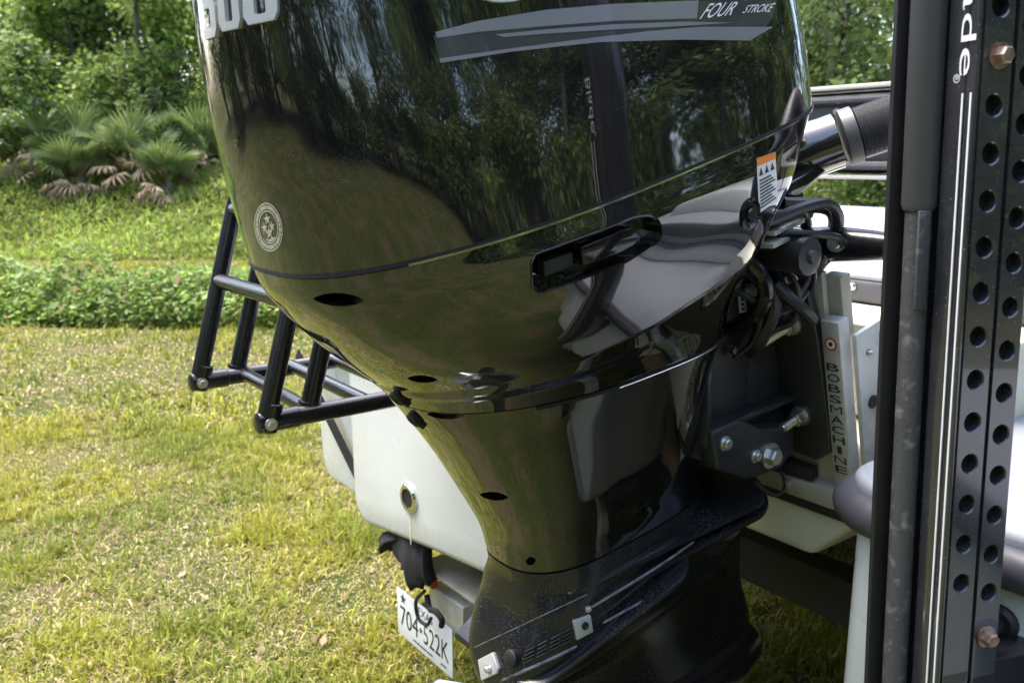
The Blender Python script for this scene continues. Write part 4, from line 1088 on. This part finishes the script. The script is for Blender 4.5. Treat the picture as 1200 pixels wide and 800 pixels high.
# through-hull fittings
a = onx(480, 583, .2)
m_ = MB(); m_.lathe(a + np.array([.002, 0, 0]), (-1, 0, 0), [(0, .040), (.006, .040), (.011, .034), (.010, .026), (-.02, .024)], 28); ringo = m_.build('drain_fitting', M['chrome'], boat)
MB().lathe(a - np.array([.0035, 0, 0]), (-1, 0, 0), [(0, .0245), (.002, .0245), (.002, 0)], 20).build('drain_hole', M['void'], ringo)
sq = MB(); ys = [(0, .008), (-.03, .005), (-.06, .0035), (-.09, .0015)]; a0_ = a + np.array([-.0008, 0, -.038])
sq.add([a0_ + np.array([0, w_ + .01 * dz_, dz_]) for dz_, w_ in ys] + [a0_ + np.array([0, -w_ + .01 * dz_, dz_]) for dz_, w_ in ys], [(0, 1, 5, 4), (1, 2, 6, 5), (2, 3, 7, 6)], False)
sq.build('rust_streak', M['stain'], boat)
a = onx(1172, 728, .2)
m_ = MB(); m_.lathe(a, (-1, 0, 0), [(0, .022), (.006, .022), (.010, .017), (.010, .011), (.05, .010)], 20); m_.build('cable_gland', M['plastic'], boat)
a = onx(1168, 760, .2)
m_ = MB(); m_.lathe(a, (-1, 0, 0), [(0, .018), (.006, .018), (.010, .014), (.010, .010), (.05, .009)], 20); m_.build('cable_gland', M['plastic'], boat)
# seat back across the cockpit
sbk = thing('seat_back', 'long black padded seat back with pale edges across the cockpit', 'seat', (1.75, .3, 1.42))
def at_seat(z): return z
MB().box((1.75, .35, 1.735), (.10, 1.9, .25), bevel=.03).build('pad', M['seat'], sbk)
for z in (1.873, 1.597): MB().box((1.745, .35, z), (.12, 1.94, .014), bevel=.004).build('pale_edge', M['edge'], sbk)
for z in (1.835, 1.632): MB().tube([(1.69, -.6, z), (1.69, 1.3, z)], .014, 10).build('front_rail', M['powder'], sbk)
for y in (-.45, 1.15): MB().tube([(1.76, y, 1.42), (1.76, y, 1.62)], .02, 12).build('post', M['powder'], sbk)
for y in (.13, .62): 
    m_ = MB(); bolt_head(m_, (1.698, y, 1.80), (-1, 0, 0), .008, .01, False); m_.build('pad_button', M['steel'], sbk)

# ------------------------------------------------------------------ boarding ladder
ld = thing('boarding_ladder', 'black tubular boarding ladder folded up on the port swim deck', 'ladder', (.25, .52, 1.229))
def pipe(name, pts, r_=.0165, parent=ld, mt='powder', n=16): return MB().tube(pts, r_, n).build(name, M[mt], parent)
YA, YB, ZL = .355, .70, 1.214
XA, XB = -.32, -.327
for y, x0 in ((YA, XA), (YB, XB)):
    pipe('side_rail', [(x0, y, ZL), (.06, y, ZL), (.12, y, ZL + .035), (.22, y, ZL + .035)])
    e = MB(); e.lathe((x0 - .018, y, ZL), (1, 0, 0), [(0, .012), (.004, .0185), (.075, .0185), (.077, .0165)], 18); e.lathe((x0, y, ZL - .018), (.28, 0, 1), [(0, .014), (.004, .0185), (.05, .0185), (.052, .0165)], 18)
    el = e.build('elbow', M['powder'], ld)
    m_ = MB(); bolt_head(m_, (x0 + .002, y - .0185, ZL), (0, -1, 0), .0075, .005, True, True); m_.build('elbow_bolt', M['steel'], el)
    hgt = .36
    dirn = np.array([.28, 0, 1.0])
    for k, xo in ((0, 0), (1, .082)):
        p = np.array([x0 + xo, y + (.0 if k == 0 else .012), ZL]); pipe('upright', [p, p + dirn * hgt * .5, p + dirn * hgt])
        if k: MB().lathe(p + dirn * .012, dirn, [(0, .021), (.006, .021), (.007, .0165)], 16).build('weld_collar', M['powder'], ld)
for k, zz_ in enumerate((.20, .34)): pipe('upright_step', [(XA + .28 * zz_ + .0, YA, ZL + zz_), (XB + .28 * zz_, YB, ZL + zz_)], .015)
for x in (-.235, -.13, -.03, .07): pipe('rung', [(x, YB, ZL + .004), (x, YA, ZL + .004)], .0135)
for y in (YA, YB):
    m_ = MB(); m_.prism([(.20, 1.229), (.20, 1.265), (.22, 1.272), (.27, 1.272), (.30, 1.229)], 'y', y - .026, y + .026); m_.build('hinge_block', M['powder'], ld, bevel=.006)
    MB().lathe((.23, y - .026, 1.25), (0, -1, 0), [(0, .012), (.006, .012), (.006, .005), (.002, 0)], 16).build('hinge_pin', M['plastic'], ld)
a, c = onx(388, 497, .240), onx(415, 552, .240)
tie = MB(); ln = np.linalg.norm(c - a); dd = (c - a) / ln; tt = np.cross(dd, (1, 0, 0))
P0 = a - dd * .30; P1 = c + dd * .03
pts = [P0 + tt * .02, P1 + tt * .02, P1 - tt * .02, P0 - tt * .02]
tie.add([p for p in pts] + [p + np.array([.006, 0, 0]) for p in pts], [(0, 1, 2, 3), (7, 6, 5, 4), (0, 4, 5, 1), (1, 5, 6, 2), (2, 6, 7, 3), (3, 7, 4, 0)], False)
tag(tie.build('tie_down_strap', M['cloth'], None), 'black tie-down strap running down the port stern quarter', 'strap')

# ------------------------------------------------------------------ shallow-water anchor pole
ap = thing('anchor_pole', 'tall black anchor pole with two rows of holes standing against the starboard stern', 'anchor pole', (.06, -.58, .85))
O2 = np.array([.032, -.600]); e1 = np.array([.94, -.342]); e2 = np.array([.342, .94])
def apt(p, q, z): 
    o = O2 + e1 * p + e2 * q + rt[:2] * ((1.80 - z) * .046 - .008); return np.array([o[0], o[1], z])
def ap_box(name, p0, p1, q0, q1, z0, z1, mt, parent=ap, bevel=.002):
    m_ = MB(); v = [apt(p, q, z) for p in (p0, p1) for q in (q0, q1) for z in (z0, z1)]
    m_.add(v, [(0, 1, 3, 2), (4, 6, 7, 5), (0, 4, 5, 1), (2, 3, 7, 6), (0, 2, 6, 4), (1, 5, 7, 3)], False)
    return m_.build(name, M[mt], parent, bevel=bevel)
ZB, ZT = .86, 2.55
ap_box('main_extrusion', .000, .078, .004, .0305, ZB, ZT, 'blade', bevel=.004)
ap_box('rear_channel', .012, .070, .030, .072, ZB, ZT, 'blade', bevel=.003)
ap_box('channel_flange', -.030, .012, .0640, .070, ZB, ZT, 'plastic', bevel=.001)
MB().tube([apt(-.008, .046, ZB), apt(-.008, .046, 1.615)], .0130, 20).build('spike_rod', M['rod'], ap)
MB().tube([apt(-.008, .046, 1.600), apt(-.008, .046, 1.606), apt(-.008, .046, ZT)], [.0150, .0172, .0172], 20).build('rod_sleeve', M['rodtop'], ap)
for q in (.030, .0665): ap_box('wear_pad', -.022, -.008, q - .0015, q + .002, 1.50, 1.60, 'rod', bevel=.001)
ap_box('stripe_rail', .000, .0055, -.0085, .0036, ZB, ZT, 'blade', bevel=.002)
# pin stripes and lettering on the narrow rear face
for q in (-.0050, .0050): ap_box('pin_stripe', -.0008, .0002, q, q + .0018, ZB, 1.712, 'white', bevel=0)
for (s__, z0, z1) in (('Blade', 1.728, 1.856),):
    v_, f_ = text_polys(s__)
    P = [apt(-.0009, .0115 - .0180 * p[1], z1 - (z1 - z0) * p[0]) for p in v_]
    MB().add(P, f_, False).build('brand_lettering', M['white'], ap, sharp=0)
v_, f_ = text_polys('R'); P = [apt(-.0009, .0160 - .004 * p[1], 1.728 - .004 * p[0]) for p in v_]
MB().add(P, f_, False).build('registered_mark', M['white'], ap, sharp=0)
v_, f_ = flat_poly(circ(.5, 20), [circ(.40, 20)]); P = [apt(-.0009, .0180 - .008 * p[1], 1.730 - .008 * p[0]) for p in v_]
MB().add(P, f_, False).build('registered_mark', M['white'], ap, sharp=0)
# perforated arms: each hole a real opening with its own wall
def holed_strip(p0, p1, qf, zs, pitch, r_, z0, z1):
    m_ = MB(); n_ = 20; pc = (p0 + p1) / 2
    zs = sorted(zs)
    cuts_ = [z0] + [(zs[i] + zs[i + 1]) / 2 for i in range(len(zs) - 1)] + [z1]
    for i, z in enumerate(zs):
        lo_, hi_ = cuts_[i], cuts_[i + 1]
        an_ = [2 * math.pi * (j + .5) / n_ for j in range(n_)]
        outer = []
        for a in an_:
            c, s__ = math.cos(a), math.sin(a)
            tx = (p1 - p0) / 2 / abs(c) if abs(c) > 1e-6 else 1e9; tz = ((hi_ - z) if s__ > 0 else (z - lo_)) / abs(s__) if abs(s__) > 1e-6 else 1e9
            if min(tx, tz) > 2 * (p1 - p0): tz = min(tx, tz)
            k = min(tx, tz); outer.append((pc + c * k, z + s__ * k))
        # corners
        inner = [(pc + r_ * math.cos(a), z + r_ * math.sin(a)) for a in an_]
        inn2 = [(pc + (r_ + .0012) * math.cos(a), z + (r_ + .0012) * math.sin(a)) for a in an_]
        V = [apt(p, qf, zq) for p, zq in outer] + [apt(p, qf, zq) for p, zq in inn2] + [apt(p, qf + .0012, zq) for p, zq in inner] + [apt(p, qf + .012, zq) for p, zq in inner]
        F = []
        for j in range(n_):
            k = (j + 1) % n_
            F += [(j, k, n_ + k, n_ + j), (n_ + j, n_ + k, 2 * n_ + k, 2 * n_ + j), (2 * n_ + j, 2 * n_ + k, 3 * n_ + k, 3 * n_ + j)]
        # corner fillers
        for cx_, cz_ in ((p0, lo_), (p1, lo_), (p1, hi_), (p0, hi_)):
            ids = sorted(range(n_), key=lambda j: (outer[j][0] - cx_) ** 2 + (outer[j][1] - cz_) ** 2)[:2]
            V.append(apt(cx_, qf, cz_)); F.append((ids[0], ids[1], len(V) - 1))
        m_.add(V, F, False)
    # returns at the sides
    for p in (p0, p1):
        m_.add([apt(p, qf, z0), apt(p, qf, z1), apt(p, qf + .012, z1), apt(p, qf + .012, z0)], [(0, 1, 2, 3)], False)
    return m_
PIT = .0447
rowa = [1.7005 - PIT * i for i in range(-6, 12)]
rowb = [1.7285 - PIT * i for i in range(-6, 13)]
holed_strip(.006, .040, -.0095, [z for z in rowa if abs(z - (1.7005 + PIT)) > .01], PIT, .0100, ZB, ZT).build('perforated_arm', M['blade'], ap, sharp=25, fix=False)
holed_strip(.045, .077, -.0095, rowb, PIT, .0100, ZB, ZT).build('perforated_arm', M['blade'], ap, sharp=25, fix=False)
ap_box('arm_core', .003, .0775, .0026, .0038, ZB, ZT, 'void', bevel=0)
for (p, z) in ((.024, 1.7005 + PIT), (.061, 1.140)):
    m_ = MB(); bolt_head(m_, apt(p, -.0095, z), (-e2[0], -e2[1], 0), .0085, .010, True, True); m_.build('arm_bolt', M['rusty'], ap)
# bracket to the transom
ap_box('transom_bracket', .02, .20, .0, .065, .92, 1.105, 'powder', bevel=.008)
ap_box('base_plate', .14, .165, -.10, .16, .86, 1.10, 'bluegrey', bevel=.006)

# ------------------------------------------------------------------ trailer
tr = thing('boat_trailer', 'aluminium boat trailer with a white licence plate under the stern', 'trailer', (1.8, 0, 0))
for s_ in (1, -1):
    m_ = MB(); m_.box((2.4, s_ * .735, .485), (4.26, .165, .10), bevel=.006); m_.build('frame_beam', M['alu'], tr)
    MB().box((2.2, s_ * .42, .655), (3.4, .10, .10), bevel=.012).build('bunk', M['bunk'], tr)
    MB().box((.42, s_ * .69, .59), (.34, .30, .008), bevel=.002).build('step_plate', M['alud'], tr); MB().box((.45, s_ * .69, .5605), (.06, .14, .05), bevel=.002).build('step_bracket', M['alu'], tr)
    MB().box((2.2, s_ * .95, .605), (3.4, .09, .08), bevel=.012).build('bunk', M['bunk'], tr)
    w_ = MB(); w_.lathe((2.4, s_ * 1.02, .32), (0, s_, 0), [(-.0, .17), (0, .26), (.03, .315), (.15, .315), (.18, .26), (.18, .17), (.15, .15), (.12, 0)], 40); w_.build('wheel', M['tyre'], tr)
for x in (.60, 2.4, 4.2): MB().box((x, 0, .415), (.08, 2.0 if x == 2.4 else 1.46, .07), bevel=.006).build('cross_member', M['alu'], tr)
MB().box((.80, 0, .715), (.08, 1.3, .11), bevel=.008).build('keel_beam', M['bunk'], tr)
for s_ in (1, -1): MB().box((.80, s_ * .62, .61), (.06, .06, .12), bevel=.004).build('keel_beam_post', M['alu'], tr)
MB().lathe((.73, -.40, .82), (0, 1, 0), [(0, .04), (.03, .055), (.12, .045), (.21, .055), (.24, .04)], 20).build('keel_roller', M['roller'], tr)
MB().box((.78, -.28, .785), (.03, .30, .05), bevel=.006).build('roller_bracket', M['bunk'], tr)
# licence plate
PX_ = .262
pc_ = [onx(468, 690, PX_), onx(532, 738, PX_), onx(528, 786, PX_), onx(464, 744, PX_)]
pyl, pyr = (pc_[0][1] + pc_[3][1]) / 2, (pc_[1][1] + pc_[2][1]) / 2
pzt, pzb = (pc_[0][2] + pc_[1][2]) / 2, (pc_[2][2] + pc_[3][2]) / 2
m_ = MB(); m_.box((PX_ + .001, (pyl + pyr) / 2, (pzt + pzb) / 2), (.002, abs(pyl - pyr), abs(pzt - pzb)), bevel=.0006); lic = m_.build('licence_plate', M['plate'], tr)
MB().box((PX_ + .03, (pyl + pyr) / 2, pzt - .02), (.055, .06, .03), bevel=.003).build('plate_bracket', M['plastic'], tr)
def plate_text(s, u0, u1, w0, w1, mt='black_print', sh=0):
    v_, f_ = text_polys(s, sh)
    P = [(PX_ - .0006, pyl + (pyr - pyl) * (u0 + (u1 - u0) * p[0]), pzb + (pzt - pzb) * (w0 + (w1 - w0) * p[1])) for p in v_]
    MB().add(P, f_, False).build('plate_lettering', M[mt], lic, sharp=0)
plate_text('TEXAS', .33, .67, .76, .93)
plate_text('TRAILER', .38, .62, .67, .73)
plate_text('704', .06, .40, .24, .66)
plate_text('522K', .50, .94, .24, .66)
v_, f_ = flat_poly(star((.5, .5), .5, 90, .5)); P = [(PX_ - .0006, pyl + (pyr - pyl) * (.415 + .07 * p[0]), pzb + (pzt - pzb) * (.38 + .15 * p[1])) for p in v_]
MB().add(P, f_, False).build('plate_star', M['black_print'], lic, sharp=0)
v_, f_ = flat_poly(star((.5, .5), .5, 90, .42)); P = [(PX_ - .0006, pyl + (pyr - pyl) * (.06 + .12 * p[0]), pzb + (pzt - pzb) * (.70 + .26 * p[1])) for p in v_]
MB().add(P, f_, False).build('plate_star', M['rub'], lic, sharp=0)
for i, (u0, u1) in enumerate(((.30, .36), (.37, .42), (.43, .55), (.56, .66), (.80, .90))):
    P = [(PX_ - .0006, pyl + (pyr - pyl) * a, pzb + (pzt - pzb) * c) for a, c in ((u0, .10), (u1, .10), (u1, .14), (u0, .14))]
    MB().add(P, [(0, 1, 2, 3)], False).build('plate_mark', M['rub'], lic, sharp=0)
# rag with a hook on the frame end
rag = thing('black_rag', 'crumpled black rag and cord hanging above the licence plate', 'rag', (.255, .83, .58))
RZ = .055
for k, (pts, w_) in enumerate((([(.245, .875, .70), (.235, .865, .63), (.225, .855, .57), (.225, .85, .535)], .062), ([(.235, .90, .60), (.225, .93, .585), (.22, .955, .56), (.225, .96, .535)], .034),
                              ([(.24, .84, .64), (.22, .815, .58), (.215, .795, .525), (.22, .785, .50)], .050), ([(.245, .80, .62), (.23, .78, .59), (.225, .765, .55), (.23, .755, .52)], .045))):
    P = smooth_path(pts, 18); m_ = MB(); rs = []
    for i, p in enumerate(P):
        u_ = i / 17; w2 = w_ * (.75 + .25 * math.sin(2.2 * u_ + k)) * min(1, 6 * (1.03 - u_)) ** .5
        rs.append([(p[0] + .020 * math.cos(q) * (1 + .35 * math.sin(4 * q + k)), p[1] + w2 * math.sin(q), p[2] + RZ + .006 * math.sin(3 * q + k)) for q in np.linspace(0, 2 * np.pi, 24, endpoint=False)])
    m_.rings(rs, True, True); m_.build('fold', M['cloth'], rag)
MB().tube(smooth_path([(.235, .78, .54), (.225, .81, .50), (.225, .80, .455), (.23, .765, .45), (.235, .75, .475)], 24), .005, 8).build('hook', M['plastic'], rag)
MB().tube(smooth_path([(.235, .77, .53), (.225, .74, .51), (.225, .71, .515), (.23, .69, .50), (.235, .70, .475)], 24), .008, 8).build('cord', M['cloth'], rag)
lt = MB(); lt.box((.262, .795, .555), (.02, .05, .03), bevel=.004); lt.build('marker_light', M['red'], tr)
